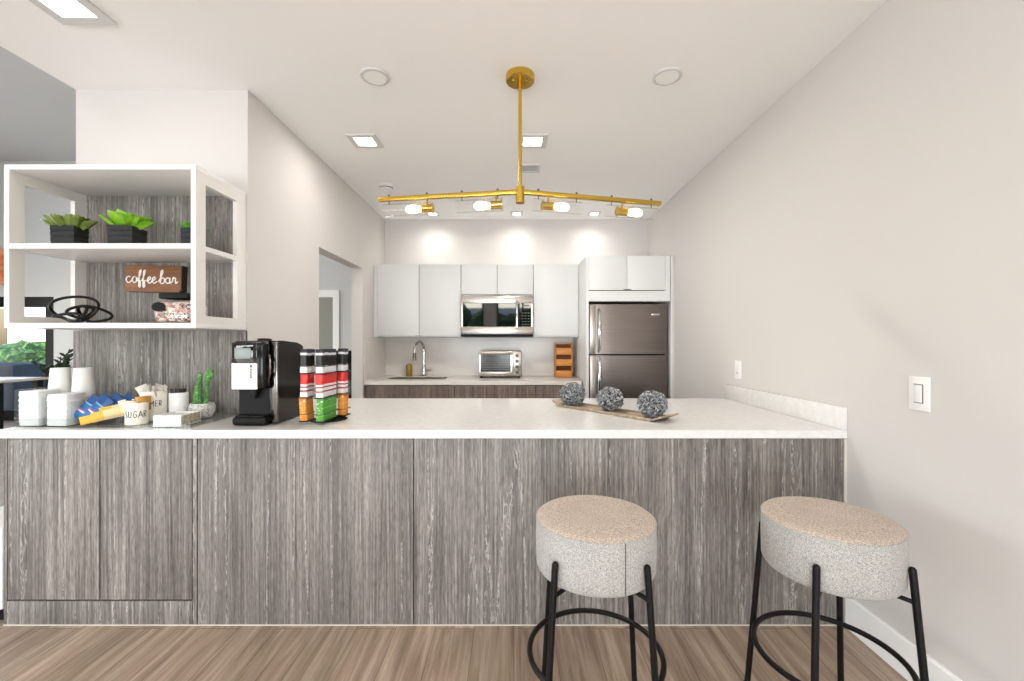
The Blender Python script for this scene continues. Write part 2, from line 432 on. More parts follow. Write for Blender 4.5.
# baseboards, caulk trims
bb = MB().prism([(XR-.014, 0), (XR, 0), (XR, .15), (XR-.008, .15), (XR-.014, .142)], YR, 2.0, 'y')
struct('baseboard_right', bb, 'trim')
PF = 2.012                 # peninsula cladding face
struct('trim_1', MB().box(-2.36, XR-.016, PF-.004, PF+.0, 0, .004).box(1.5265, XR, PF-.003, PF+.01, 0, .862), mat('caulk', '#cfc8be', .6))
struct('baseboard_coffee_bar', X(XS-.012, XS, YS, YS+.12, 0, .1), 'trim')

# ------------------------------------------------------------------ peninsula
ZT = .905; CY0, CY1 = 2.003, 3.13
ct = MB(); pts = [(-2.385, CY0), (XR-.001, CY0), (XR-.001, CY1), (XK+.001, CY1), (XK+.001, YS-.001), (-2.385, YS-.001)]
ct.prism(pts, .865, ZT, 'z')
bmesh.ops.bevel(ct.bm, geom=ct.bm.edges[:], offset=.0015, segments=1, affect='EDGES')
tag(ct.build('peninsula_countertop', M['quartz']), 'long white quartz countertop running across the whole front bar', 'countertop')
tag(X(XR-.023, XR-.001, CY0, CY1, ZT+.0005, 1.008, .001).build('countertop_upstand', M['quartz']), 'short white quartz upstand on the bar against the right wall', 'backsplash')

pc = thing('peninsula_cabinet', 'grey wood-grain base cabinet with two doors at the left end of the bar', 'cabinet', (-1.92, 2.2, 0))
X(-2.36, -1.468, PF+.02, YS-.002, 0, .863).box(-2.36, -2.345, PF, PF+.02, 0, .863).box(-1.486, -1.468, PF, PF+.02, 0, .863).build('body', M['wood'], pc)
X(-2.341, -1.9195, PF, PF+.019, .118, .860, .001).build('door', M['wood'], pc)
X(-1.9125, -1.491, PF, PF+.019, .118, .860, .001).build('door', M['wood'], pc)
X(-2.345, -1.489, PF, PF+.019, 0, .111, .001).build('toe_panel', M['wood'], pc)
X(-2.344, -1.4865, PF+.0185, PF+.0195, .1, .862).build('shadow_gap', M['groove'], pc)
pb = thing('bar_counter_front', 'long grey wood-grain clad bar front behind the two stools', 'counter', (.03, 2.5, 0))
X(-1.462, 1.524, PF+.02, CY1-.04, 0, .863).build('body', M['blackm'], pb)
X(-1.462, -.4665, PF, PF+.0195, 0.0, .862, .001).build('cladding_panel', M['wood'], pb)
X(-.4615, 1.524, PF, PF+.0195, 0.0, .862, .001).build('cladding_panel', M['wood'], pb)

# wood splashback on coffee bar wall
tag(X(XS+.001, XK-.002, YS-.016, YS-.0005, ZT+.001, 1.374).build('wood_splashback', M['wood']), 'grey wood-grain wall panel between bar counter and white shelf', 'wall panel')

# ------------------------------------------------------------------ hanging shelf
SX0, SX1, SY0, SZ0, SZ1, T = -2.400, XK-.010, 2.047, 1.376, 2.146, .024
SY1 = YS-.001
sh = thing('open_wall_shelf', 'white open box shelf hung above the coffee bar', 'shelf', ((SX0+SX1)/2, SY1, SZ0))
X(SX0, SX1, SY0, SY1, SZ1-T, SZ1, .001).build('top_panel', M['white'], sh)
X(SX0, SX1, SY0, SY1, SZ0, SZ0+T, .001).build('bottom_panel', M['white'], sh)
for xa in (SX0, SX1-T):
    s_ = MB(); z0, z1 = SZ0+T, SZ1-T
    s_.box(xa, xa+T, SY0, SY0+.065, z0, z1).box(xa, xa+T, SY1-.075, SY1, z0, z1)
    s_.box(xa, xa+T, SY0+.065, SY1-.075, z1-.05, z1).box(xa, xa+T, SY0+.065, SY1-.075, z0, z0+.036)
    s_.build('side_frame', M['shelfside'], sh)
ZM = 1.7625
X(SX0+T, SX1-T, SY0+.001, SY1-.012, ZM-.0125, ZM+.0125, .001).box(SX0+.002, SX0+T, SY0+.065, SY1-.075, ZM-.0125, ZM+.0125).box(SX1-T, SX1-.002, SY0+.065, SY1-.075, ZM-.0125, ZM+.0125).build('middle_shelf', M['white'], sh)
X(SX0+T+.0, SX1-T, SY1-.012, SY1, SZ0+T, SZ1-T).build('back_panel', M['wood'], sh)
X(SX0, SX1, SY1-.0, SY1+.0005, SZ0, SZ0+.001).bm.free()

# ------------------------------------------------------------------ plants on the shelf
def pot_mesh(t, wx, wy, h):
    b = MB(); n = 4; hs = h/n
    for i in range(n):
        k = 1-.05*(n-1-i)/n
        b.box(-wx/2*k, wx/2*k, -wy/2*k, wy/2*k, i*hs+.0005, (i+1)*hs-.0015, .002)
    b.box(-wx/2*.93, wx/2*.93, -wy/2*.93, wy/2*.93, .001, h*.93)
    b.build('pot', M['planter'], t, local=True)
ZL = ZM+.0130
def succ(t, h, n, L, w, th, tilt, material, spread, sd):
    rd = random.Random(sd); f = MB()
    for i in range(n):
        a = i*2.4+rd.uniform(-.2, .2); u = i/n; el = R(tilt[0]+(tilt[1]-tilt[0])*u)+rd.uniform(-.12, .12)
        r = spread*(1-u)
        f.leaf((r*math.cos(a)*spread_x(t), r*math.sin(a)*.6, h), (math.cos(a)*math.cos(el), math.sin(a)*math.cos(el)*.8, math.sin(el)), L*(1-.25*u)*rd.uniform(.85, 1.15), w, th, curl=.12)
    f.build('foliage', M[material], t, local=True)
def spread_x(t): return t.get('sx', 1.0) if False else 1.3
p1 = thing('potted_succulent', 'dark green spiky succulent in black slatted box, left on upper shelf', 'plant', (-2.216, 2.17, ZL), R(2))
pot_mesh(p1, .116, .08, .108); succ(p1, .100, 46, .074, .024, .009, (20, 88), 'leafdark', .05, 3)
p2 = thing('potted_succulent', 'bright green broad-leaved succulent in black slatted box, middle of upper shelf', 'plant', (-1.936, 2.18, ZL), R(10))
pot_mesh(p2, .110, .115, .108); succ(p2, .097, 30, .1, .031, .006, (22, 88), 'leafbright', .03, 9)
p3 = thing('potted_succulent', 'small green succulent in narrow black box at right end of upper shelf', 'plant', (-1.624, 2.2, ZL), R(8))
pot_mesh(p3, .075, .075, .105); succ(p3, .102, 40, .05, .012, .005, (5, 88), 'leafsmall', .02, 5)

# ------------------------------------------------------------------ lower shelf items
ZB = SZ0+T+.0005
def loop(c, a, b, tilt, lean, ph=0, n=40):
    c = Vector(c); m = Matrix.Rotation(lean, 3, 'X') @ Matrix.Rotation(tilt, 3, 'Y')
    return [c+m @ Vector((a*math.cos(2*PI*i/n+ph), .018*math.sin(4*PI*i/n), b*math.sin(2*PI*i/n+ph))) for i in range(n)]
rs = MB(); cy = 2.13; RX = -.022
rs.tube(loop((-2.128+RX, cy, ZB+.07), .115, .06, R(-4), R(10)), .0068, 10, True)
rs.tube(loop((-2.055+RX, cy+.02, ZB+.044), .085, .036, R(14), R(-14)), .0068, 10, True)
rs.tube(loop((-2.10+RX, cy-.012, ZB+.05), .042, .03, R(-14), R(16)), .0068, 10, True)
rs.tube(loop((-2.09+RX, cy+.01, ZB+.05), .026, .036, R(10), R(-6)), .0068, 10, True)
rs.tube(loop((-2.135+RX, cy-.03, ZB+.028), .055, .019, R(5), R(30)), .0068, 10, True)
tag(origin_to(rs.build('ring_sculpture', M['bronze']), (-2.1, cy, ZB)), 'black metal sculpture of interlocking oval loops on lower white shelf', 'sculpture')

# coffee bar sign
sg = thing('coffee_bar_sign', 'small brown wooden board reading coffee bar, on the wood back of the shelf', 'sign', (-1.978, 2.395, 1.59))
sm = Matrix.Translation((-1.972, 2.393, 1.656)) @ Matrix.Rotation(R(1.5), 4, 'Y')
X(-.154, .152, -.016, .006, -.072, .072, .002, m=sm).build('board', M['signwood'], sg)
X(.1522, .158, -.016, .022, -.074, .074, m=sm).box(-.154, .152, .0062, .022, -.072, .072, m=sm).build('board_edge', M['signedge'], sg)
def arc(cx, cy, rx, ry, a0, a1, n=10): return [(cx+rx*math.cos(R(a0+(a1-a0)*i/n)), cy+ry*math.sin(R(a0+(a1-a0)*i/n))) for i in range(n+1)]
strokes = []
def letter_c(x): strokes.append(arc(x+.5, .5, .45, .5, 50, 320, 12)+[(x+1.1, .35)])
def letter_o(x): strokes.append(arc(x+.5, .5, .42, .48, 80, 440, 14)+[(x+1.05, .75)])
def letter_f(x): strokes.append([(x-.1, .3), (x+.25, 1.0), (x+.55, 1.85), (x+.5, 2.1), (x+.3, 1.9), (x+.22, .9), (x+.2, -.3), (x+.3, -.75), (x+.5, -.5), (x+.45, .1), (x+.3, .25), (x+.75, .4)])
def letter_e(x): strokes.append([(x-.05, .3), (x+.35, .45), (x+.7, .75), (x+.55, 1.0), (x+.25, .85), (x+.15, .4), (x+.35, .02), (x+.7, .05), (x+1.0, .3)])
def letter_b(x): strokes.append([(x-.3, .2), (x+.1, .9), (x+.5, 1.8), (x+.4, 2.15), (x+.18, 1.9), (x+.08, .8), (x+.05, 0)]); strokes.append([(x+.05, .3), (x+.35, .85), (x+.75, .8), (x+.85, .35), (x+.5, -.05), (x+.05, .05)])
def letter_a(x): strokes.append(arc(x+.45, .45, .42, .45, 45, 345, 12)); strokes.append([(x+.88, .95), (x+.82, .3), (x+.95, .02), (x+1.15, .25)])
def letter_r(x): strokes.append([(x, .2), (x+.2, 1.05), (x+.35, .85), (x+.6, .9), (x+.6, .4), (x+.72, .02), (x+1.05, .35)])
letter_c(0); letter_o(1.1); letter_f(2.25); letter_f(3.05); letter_e(3.95); letter_e(4.85); letter_b(6.45); letter_a(7.45); letter_r(8.75)
def resample(p, k=4):
    o = []; n = len(p)
    for i in range(n-1):
        p0, p1, p2, p3 = p[max(i-1, 0)], p[i], p[i+1], p[min(i+2, n-1)]
        for j in range(k):
            t = j/k; o.append(tuple(.5*((2*p1[d])+(-p0[d]+p2[d])*t+(2*p0[d]-5*p1[d]+4*p2[d]-p3[d])*t*t+(-p0[d]+3*p1[d]-3*p2[d]+p3[d])*t**3) for d in (0, 1)))
    return o+[p[-1]]
lt = MB(); sc = .0288
for st in strokes:
    st = resample(st); lt.tube([sm @ Vector((-.146+x*sc, -.0175, -.024+z*sc*1.15)) for x, z in st], .0034, 6, flat=1)
lt.build('lettering', M['whitepaint'], sg)

# candy jar
cj = thing('candy_jar', 'squat glass jar of wrapped candy with black lid, right end of lower shelf', 'jar', (-1.645, 2.16, ZB))
X(-1.733, -1.565, 2.09, 2.23, ZB+.006, ZB+.104, .02, seg=3).build('candy', M['candy'], cj)
X(-1.738, -1.56, 2.085, 2.235, ZB, ZB+.12, .024, seg=4).build('glass_body', M['glass'], cj)
X(-1.718, -1.58, 2.10, 2.22, ZB+.12, ZB+.148, .006).build('lid', M['blackm'], cj)
MB().lathe([(.006, .148), (.008, .153), (.013, .158), (.012, .165), (.002, .167)], 16, (-1.648, 2.16, ZB)).build('lid_knob', M['blackm'], cj)
MB().ell((-1.703, 2.0835, ZB+.078), (.034, .0012, .023), 3).build('oval_sticker', M['blackm'], cj)

# ------------------------------------------------------------------ coffee bar counter items
Z = ZT+.0006
ao = thing('acrylic_organizer', 'clear acrylic divided organizer at the left end of the bar', 'organizer', (-2.22, 2.2, Z))
a = MB(); th = .004
for (x0, x1, y0, y1, z1) in ((-2.38, -2.376, 2.07, 2.30, .175), (-2.248, -2.244, 2.07, 2.30, .155), (-2.11, -2.106, 2.07, 2.30, .12)): a.box(x0, x1, y0, y1, Z+th, Z+z1)
a.box(-2.376, -2.11, 2.296, 2.30, Z+th, Z+.15); a.box(-2.376, -2.11, 2.066, 2.07, Z+th, Z+.04); a.box(-2.38, -2.106, 2.066, 2.30, Z, Z+th)
a.build('dividers', M['acrylic'], ao)
at = thing('acrylic_tray', 'low clear acrylic tray under the canisters and packets on the bar', 'tray', (-1.85, 2.2, Z))
a = MB(); a.box(-2.10, -1.52, 2.045, 2.385, Z, Z+.003); a.box(-2.10, -1.52, 2.042, 2.045, Z, Z+.014); a.box(-2.10, -1.52, 2.385, 2.388, Z, Z+.04); a.box(-1.523, -1.52, 2.045, 2.385, Z+.003, Z+.04)
a.build('walls', M['acrylic'], at)
ZI = Z+.0045
def napkins(x, y, n, h, w, label):
    b = MB(); dz = h/n; rr = random.Random(int(x*100))
    for i in range(n):
        dx, dy = rr.uniform(-.002, .002), rr.uniform(-.002, .002)
        b.box(x-w/2+dx, x+w/2+dx, y-w/2+dy, y+w/2+dy, ZI+i*dz, ZI+(i+1)*dz-.0003, .002, seg=1)
    b.box(x-w/2+.004, x+w/2-.004, y-w/2+.004, y+w/2-.004, ZI+.001, ZI+h-.002)
    o = b.build('napkin_stack', M['paper']); tag(origin_to(o, (x, y, ZI)), label, 'napkins')
napkins(-2.313, 2.118, 26, .165, .094, 'tall square stack of white paper napkins, left in the acrylic organizer')
napkins(-2.178, 2.118, 24, .150, .094, 'slightly lower square stack of white napkins, right in the acrylic organizer')
def cupstack(x, y, h, lab):
    t = thing('paper_cup_stack', lab, 'cups', (x, y, ZI))
    prof = [(.048, 0)]
    z = 0
    for i in range(9):
        prof += [(.0485, z), (.050, z+.002), (.050, z+.006), (.0475, z+.008)]; z += .0125
    z0 = z
    prof += [(.049, z0), (.050, z0+.004), (.047, z0+.006), (.036, h), (.033, h), (.032, h-.006), (.001, h-.006)]
    MB().lathe(prof, 32).build('cups', M['papercup'], t, local=True)
cupstack(-2.318, 2.222, .268, 'left stack of upside-down white paper cups behind the napkins')
cupstack(-2.200, 2.222, .268, 'right stack of upside-down white paper cups beside the blue packets')

def packet_mesh(name, m, w, h, t, crimp=True):
    """pillow packet standing on its lower end; local origin at the lower end"""
    b = MB(); out = []; N = 8
    for i in range(N+1):
        u = i/N; bul = math.sin(PI*u)**.5 if 0 < u < 1 else 0
        hw = w/2*(1-.05*bul); ht = t/2*max(.08, bul)
        out.append([Vector((sx*hw*k, sy*ht*q, u*h)) for sx, sy, k, q in ((-1, 0, 1, 0), (-1, -1, .7, .8), (0, -1, 0, 1), (1, -1, .7, .8), (1, 0, 1, 0), (1, 1, .7, .8), (0, 1, 0, 1), (-1, 1, .7, .8))])
    return b.rings(out).build(name, M[m])
def put(src, loc, rot, label, group=None, cat='packet'):
    if not src.get('used'): o = src; src['used'] = 1
    else: o = src.copy(); C.objects.link(o)
    o.location = loc; o.rotation_euler = rot; o['label'] = label; o['category'] = cat
    if group: o['group'] = group
    return o
bp = packet_mesh('sugar_packet', 'pk_blue', .062, .125, .018)
g = 'blue packets leaning in the tray'
for i, (x, y, tl) in enumerate(((-2.10, 2.11, 36), (-2.05, 2.108, 38), (-2.08, 2.15, 34), (-2.025, 2.148, 36), (-2.055, 2.195, 30), (-2.0, 2.195, 34))):
    put(bp, (x-.018, y, ZI+.028), (R(-14), R(tl), R(8-4*i)), 'blue sachet with white and pink marks leaning between cups and canister', g)
yp = packet_mesh('sweetener_packet', 'pk_yellow', .040, .175, .012)
g = 'yellow packets lying in the tray'
for i, (x, y, z, tl) in enumerate(((-2.055, 2.058, .024, 77), (-2.0, 2.058, .042, 74), (-2.05, 2.115, .026, 76), (-2.0, 2.10, .062, 78))):
    put(yp, (x, y, ZI+z), (R(-25), R(tl), R(4+3*i)), 'long yellow and tan sachet lying before the blue packets', g)

def canister(x, y, r, h, m, lab, text=None, ang=0, ts=.03, tz=.4, a_c=-90):
    t = thing('canister', lab, 'canister', (x, y, ZI))
    MB().lathe([(r*.95, 0), (r, .004), (r, h-.004), (r-.002, h), (r-.006, h-.002), (r-.007, .01), (.001, .008)], 40).build('body', M[m], t, local=True)
    if text:
        b = MB(); wtot = sum(w for w, _ in text); px = -wtot/2
        for w, sts in text:
            for st in sts:
                P = []
                for (u, v) in resample(st, 3):
                    an = R(a_c)+(px+u*w*.8)*ts/r
                    P.append((math.cos(an)*(r+.0008), math.sin(an)*(r+.0008), h*tz+v*ts*1.5))
                b.tube(P, .0014, 6)
            px += w
        b.build('lettering', M['ink'], t, local=True)
    return t
Lt = {'S': (.8, [[(.85, .95), (.4, 1.0), (.15, .75), (.5, .5), (.85, .25), (.5, 0), (.1, .08)]]),
      'U': (.9, [[(.1, 1), (.1, .3), (.45, 0), (.8, .3), (.82, 1)]]),
      'G': (1, [[(.85, .9), (.5, 1), (.1, .5), (.45, 0), (.85, .2), (.85, .45), (.5, .45)]]),
      'A': (1, [[(.0, 0), (.25, .5), (.5, 1)], [(.5, 1), (.75, .5), (1, 0)], [(.2, .35), (.8, .35)]]),
      'R': (.9, [[(.12, 0), (.12, 1)], [(.12, 1), (.7, .95), (.75, .6), (.15, .5)], [(.2, .5), (.85, 0)]]),
      'C': (.9, [[(.85, .9), (.45, 1), (.1, .5), (.45, 0), (.85, .15)]]),
      'E': (.8, [[(.1, 0), (.1, 1)], [(.1, 1), (.75, 1)], [(.1, .5), (.65, .5)], [(.1, 0), (.75, 0)]]),
      'M': (1.1, [[(.05, 0), (.15, 1)], [(.15, 1), (.5, .4)], [(.5, .4), (.85, 1)], [(.85, 1), (.95, 0)]])}
sc_ = canister(-1.843, 2.125, .045, .106, 'ceramic', 'short cream canister lettered SUGAR at the front of the tray', [Lt[c] for c in 'SUGAR'], ts=.0205, tz=.34, a_c=-52)
cc_ = canister(-1.853, 2.238, .055, .15, 'ceramic', 'taller cream canister lettered CREAMER behind the sugar canister', [Lt[c] for c in 'CREAMER'], ts=.0185, tz=.5, a_c=-74)
wc_ = canister(-1.768, 2.295, .0435, .135, 'ceramicw', 'plain white canister filled with dark stir sticks beside the cactus')
MB().lathe([(.0435, .12), (.0435, .134), (.0445, .136), (.0445, .147), (.0425, .148), (.0405, .136), (.040, .12)], 32).build('rim_band', M['glass'], wc_, local=True)
def fill(x, y, zb, r, src, n, label, g, sd, zr=(.0, .012), lean=30, cat='packet'):
    rd = random.Random(sd)
    for i in range(n):
        a = 2*PI*i/n+rd.uniform(-.3, .3); q = r*(.25+.6*rd.random())
        put(src, (x+q*math.cos(a), y+q*math.sin(a), zb+rd.uniform(*zr)), (rd.uniform(-.35, .35), R(rd.uniform(-lean, lean)), rd.uniform(0, PI)), label, g, cat)
fill(-1.856, 2.115, ZI+.052, .032, packet_mesh('sweetener_packet', 'pk_cream', .038, .062, .012), 7, 'pale yellow sachet sticking out of the left of the sugar canister', 'cream packets in the sugar canister', 2)
fill(-1.828, 2.138, ZI+.055, .025, packet_mesh('sweetener_packet', 'pk_tan', .038, .07, .012), 7, 'brown raw-sugar sachet in the back of the sugar canister', 'brown packets in the sugar canister', 4)
fill(-1.853, 2.238, ZI+.085, .038, packet_mesh('creamer_packet', 'pk_grey', .05, .09, .014), 8, 'pale grey sachet sticking out of the creamer canister', 'grey packets in the creamer canister', 6)
M['stick'] = mat('dark_stick', '#232225', .5)
stick = MB().box(-.006, .006, -.003, .003, 0, .128, .001).build('stir_stick', M['stick'])
rd = random.Random(3)
for i in range(16):
    a = 2*PI*i/16; q = .026 if i % 2 else .014
    put(stick, (-1.768+q*math.cos(a), 2.295+q*math.sin(a), ZI+.014+rd.uniform(0, .014)), (rd.uniform(-.06, .06), rd.uniform(-.06, .06), rd.uniform(0, 3)), 'dark stir stick standing in the plain white canister', 'stir sticks in the white canister', 'stir stick')
# wicker box
wb = thing('wicker_napkin_box', 'low whitewashed box with woven side in front of the white canister', 'box', (-1.64, 2.11, ZI))
b = MB().box(-1.705, -1.575, 2.055, 2.19, ZI, ZI+.006).box(-1.705, -1.575, 2.055, 2.062, ZI+.006, ZI+.052, .002).box(-1.705, -1.575, 2.183, 2.19, ZI+.006, ZI+.052, .002).box(-1.705, -1.698, 2.062, 2.183, ZI+.006, ZI+.052)
b.build('frame', M['paper'], wb)
b = MB()
for i in range(5):
    z = ZI+.01+i*.0095; b.tube([(-1.576+.003*math.sin(j*PI/2), 2.06+.0165*j/2, z) for j in range(16)], .0045, 6)
for j in range(5): b.cyl((-1.576, 2.07+j*.027, ZI), (-1.576, 2.07+j*.027, ZI+.054), .003, seg=6)
b.build('woven_side', M['wicker'], wb)
X(-1.697, -1.58, 2.063, 2.182, ZI+.007, ZI+.045, .004).build('napkins', M['paper'], wb)
# cactus
ca = thing('potted_cactus', 'green two-stemmed cactus in a small pale patterned bowl on the bar', 'plant', (-1.642, 2.29, ZI+.0))
NTm = noisy('patterned_ceramic', [(.44, '#a7a199'), (.5, '#dcd8d0')], scale=(1, 1, 1.6), nscale=90, rough=.5, bump=.4)
MB().lathe([(.03, 0), (.045, .008), (.058, .035), (.06, .055), (.054, .075), (.05, .08), (.046, .078), (.046, .06), (.001, .058)], 36).build('bowl', NTm, ca, local=True)
c_ = MB()
def ribbed(b, pts, rad, ribs=9):
    n = len(pts); seg = ribs*3; out = []
    for p, r in zip(pts, rad): out.append([Vector((p[0]+r*(1-.13*(k % 3 == 0))*math.cos(2*PI*k/seg), p[1]+r*(1-.13*(k % 3 == 0))*math.sin(2*PI*k/seg), p[2])) for k in range(seg)])
    b.rings(out)
ribbed(c_, [(-.020, 0, .05), (-.022, 0, .09), (-.022, 0, .13), (-.019, 0, .165), (-.017, 0, .185)], [.02, .024, .022, .016, .006])
ribbed(c_, [(-.012, .0, .16), (-.013, 0, .19), (-.011, 0, .225), (-.010, 0, .24)], [.009, .013, .012, .004])
ribbed(c_, [(.018, 0, .05), (.022, 0, .1), (.028, 0, .15), (.032, 0, .2)], [.011, .009, .008, .008])
c_.ell((.040, 0, .228), (.022, .012, .034), 3, Matrix.Rotation(R(18), 3, 'Y')); c_.ell((.022, 0, .185), (.011, .009, .02), 2)
c_.build('cactus_body', M['cactus'], ca, local=True)

# ------------------------------------------------------------------ coffee machine
cm = thing('coffee_machine', 'black countertop coffee machine with white front plate and screen', 'coffee machine', (-1.25, 2.22, Z))
x0, x1, y0, y1 = -1.353, -1.158, 2.075, 2.395; xp = x0+.129
b = MB(); b.prism([(y0+.055, Z+.004), (y1, Z+.004), (y1, Z+.385), (y1-.06, Z+.402), (y0+.1, Z+.412), (y0+.055, Z+.41)], x0+.004, x1, 'x')
bmesh.ops.bevel(b.bm, geom=b.bm.edges[:], offset=.006, segments=2, affect='EDGES'); b.build('housing', M['black'], cm)
X(x0, x1-.03, y0, y0+.06, Z+.175, Z+.41, .022, seg=4).build('brew_head', M['black'], cm)
X(x0, x1-.03, y0+.004, y0+.1, Z+.003, Z+.045, .015, seg=3).box(x0+.015, x1-.045, y0+.012, y0+.08, Z+.045, Z+.05).build('drip_tray', M['blackm'], cm)
X(x0+.01, x1-.04, y0+.052, y0+.062, Z+.05, Z+.176).build('recess', M['blackm'], cm)
MB().lathe([(.018, .15), (.018, .18), (.001, .18)], 20, (-1.255, y0+.035, Z)).lathe([(.008, .13), (.012, .15)], 16, (-1.255, y0+.035, Z)).build('spout', M['blackm'], cm)
X(x0+.006, xp, y0-.003, y0+.004, Z+.178, Z+.303, .014, seg=4).build('front_plate', M['graywhite'], cm)
sp = X(x0+.006, xp, y0-.003, y0+.004, Z+.306, Z+.402, .012, seg=3).build('display_panel', M['blackglass'], cm)
X(x0+.022, xp-.030, y0-.005, y0-.0025, Z+.325, Z+.376, .002).build('screen', M['screen'], sp)
b = MB()
for i in range(6): b.box(xp-.034, xp-.024, y0-.0045, y0-.003, Z+.232+i*.008, Z+.237+i*.008)
b.ell((xp-.029, y0-.0035, Z+.289), (.006, .001, .008), 2)
b.build('plate_lettering', M['slot'], cm)
X(x1-.028, x1+.0015, y0+.05, y0+.062, Z+.01, Z+.405, .003).build('edge_strip', M['darkchrome'], cm)
MB().tube([(x1-.028, y0+.03, Z+.23), (x1-.016, y0+.02, Z+.26), (x1-.016, y0+.02, Z+.31), (x1-.028, y0+.03, Z+.34)], .006).build('side_handle', M['darkchrome'], cm)
MB().lathe([(.03, 0), (.034, .004), (.03, .012), (.001, .014)], 20, (-1.27, y0+.14, Z+.41)).build('top_cap', M['blackm'], cm)

# ------------------------------------------------------------------ stick packet rack
rk = thing('packet_rack', 'black three-tier wire rack holding stick packets beside the coffee machine', 'rack', (-.985, 2.25, Z))
MB().lathe([(.09, 0), (.09, .004), (.02, .012), (.001, .012)], 32, (-.965, 2.27, Z)).build('base', M['blackm'], rk)
MB().cyl((-.985, 2.26, Z+.005), (-.985, 2.26, Z+.365), .005).build('post', M['blackmetal'], rk)
comps = [('A', -1.050, -1.012, 2.125, 2.215), ('B', -.967, -.920, 2.105, 2.275), ('C', -.938, -.886, 2.285, 2.36)]
tiers = [Z+.016, Z+.132, Z+.25]
for zt in tiers:
    b = MB()
    for nme, xa, xb, ya, yb in comps:
        for dz in (0, .035):
            b.tube([(xa, ya, zt+dz), (xb, ya, zt+dz), (xb, yb, zt+dz), (xa, yb, zt+dz)], .0015, 6, True)
        b.box(xa, xb, ya, yb, zt-.003, zt-.001)
        b.tube([(xb, yb, zt), (-.985, 2.26, zt)], .002, 6)
    b.build('wire_tier', M['blackmetal'], rk)
names = ['coffee_stick_packet']*3
kinds = {2: ('pk_black', 'black and white'), 1: ('pk_red', 'red and white'), 0: None}
where = {'A': 'left column', 'B': 'middle column', 'C': 'rear right column'}
tn = ['bottom', 'middle', 'top']
src = {k: packet_mesh('stick_packet', k, .037, .116, .013) for k in ('pk_black', 'pk_red', 'pk_orange', 'pk_green')}
rd = random.Random(11)
for ti, zt in enumerate(tiers):
    for nme, xa, xb, ya, yb in comps:
        k, cname = kinds[ti] if kinds[ti] else (('pk_green', 'green') if nme == 'B' else ('pk_orange', 'orange'))
        n = int((yb-ya)/.0128)
        for i in range(n):
            y = ya+.007+i*.0128
            fan = (-4 if nme == 'A' else 2) if ti == 0 else 0
            put(src[k], ((xa+xb)/2, y, zt+.0005+rd.uniform(0, .004)), (R(rd.uniform(-2, 2)), R(fan+rd.uniform(-1.5, 1.5)), R(rd.uniform(-2, 2))),
                '%s stick packet standing in the %s tier, %s of the rack' % (cname, tn[ti], where[nme]), '%s packets in the %s tier, %s' % (cname, tn[ti], where[nme]))

# ------------------------------------------------------------------ centrepiece
ang = math.atan2(-.46, .37)
tx, ty = .549, 2.515
tr = thing('wooden_tray', 'long narrow weathered wood tray with raised ends on the white bar', 'tray', (tx, ty, Z), ang)
b = MB(); Lh = .342; W = .078
prof = [(-Lh-.05, .028), (-Lh, .006), (-Lh+.02, 0), (Lh-.02, 0), (Lh, .006), (Lh+.05, .028), (Lh+.048, .036), (Lh-.005, .013), (Lh-.022, .007), (-Lh+.022, .007), (-Lh+.005, .013), (-Lh-.048, .036)]
b.prism(prof, -W, W, 'y'); b.build('base', M['traywood'], tr, local=True)
for s_ in (-1, 1): X(-Lh+.01, Lh-.01, s_*W-.004, s_*W+.004, .001, .016, .002).build('rim', M['traywood'], tr, local=True)
def twigball(x, y, r, label, sd):
    rd = random.Random(sd); t = thing('twig_ball', label, 'decorative ball', (x, y, Z+.008), rd.uniform(0, 6), 'twig balls on the tray')
    MB().ell((0, 0, r*.98), (r*.75,)*3, 3, disp=.1).build('core', M['twigcore'], t, local=True)
    b = MB()
    for i in range(330):
        z = 1-2*(i+.5)/330; a = i*2.39996; q = math.sqrt(1-z*z); n = Vector((q*math.cos(a), q*math.sin(a), z))
        u = n.orthogonal().normalized(); u.rotate(Matrix.Rotation(rd.uniform(0, 6.28), 3, n)); v = n.cross(u)
        c = n*r*rd.uniform(.80, .95); k = r*rd.uniform(.11, .2); a0 = rd.uniform(0, 6)
        P = [Vector((0, 0, r*.98))+c+(u*math.cos(a0+j*.9)+v*math.sin(a0+j*.9))*k+n*(k*.45*math.sin(j*1.3)) for j in range(5)]
        P = [Vector((p.x, p.y, max(p.z, .003))) for p in P]
        b.tube(P, r*.036, 4)
    b.build('twig_shell', M['twig'], t, local=True); t.scale = (1, 1, .87); return t
twigball(.370, 2.735, .083, 'grey curled-twig ball at the far left end of the wooden tray', 1)
twigball(.556, 2.515, .079, 'grey curled-twig ball in the middle of the wooden tray', 2)
twigball(.730, 2.300, .080, 'grey curled-twig ball at the near right end of the wooden tray', 3)

# ------------------------------------------------------------------ back kitchen
ZK = .925; KY = 4.30
bc = MB(); SX_0, SX_1, SYa, SYb = -1.33, -.72, 4.50, 4.84
bc.box(XK+.001, SX_0, KY, YB-.001, ZK-.04, ZK); bc.box(SX_1, .668, KY, YB-.001, ZK-.04, ZK)
bc.box(SX_0, SX_1, KY, SYa, ZK-.04, ZK); bc.box(SX_0, SX_1, SYb, YB-.001, ZK-.04, ZK)
tag(bc.build('kitchen_countertop', M['quartz2']), 'beige quartz worktop along the back kitchen wall', 'countertop')
tag(MB().box(XK+.02, .668, YB-.02, YB-.001, ZK+.0005, 1.36).box(XK+.001, XK+.02, KY+.0, YB-.001, ZK+.0005, 1.36).build('kitchen_backsplash', M['quartz2']), 'beige stone backsplash behind the sink and toaster oven', 'backsplash')
sk = thing('kitchen_sink', 'undermounted steel sink set in the beige worktop below the faucet', 'sink', (-1.02, 4.67, .7))
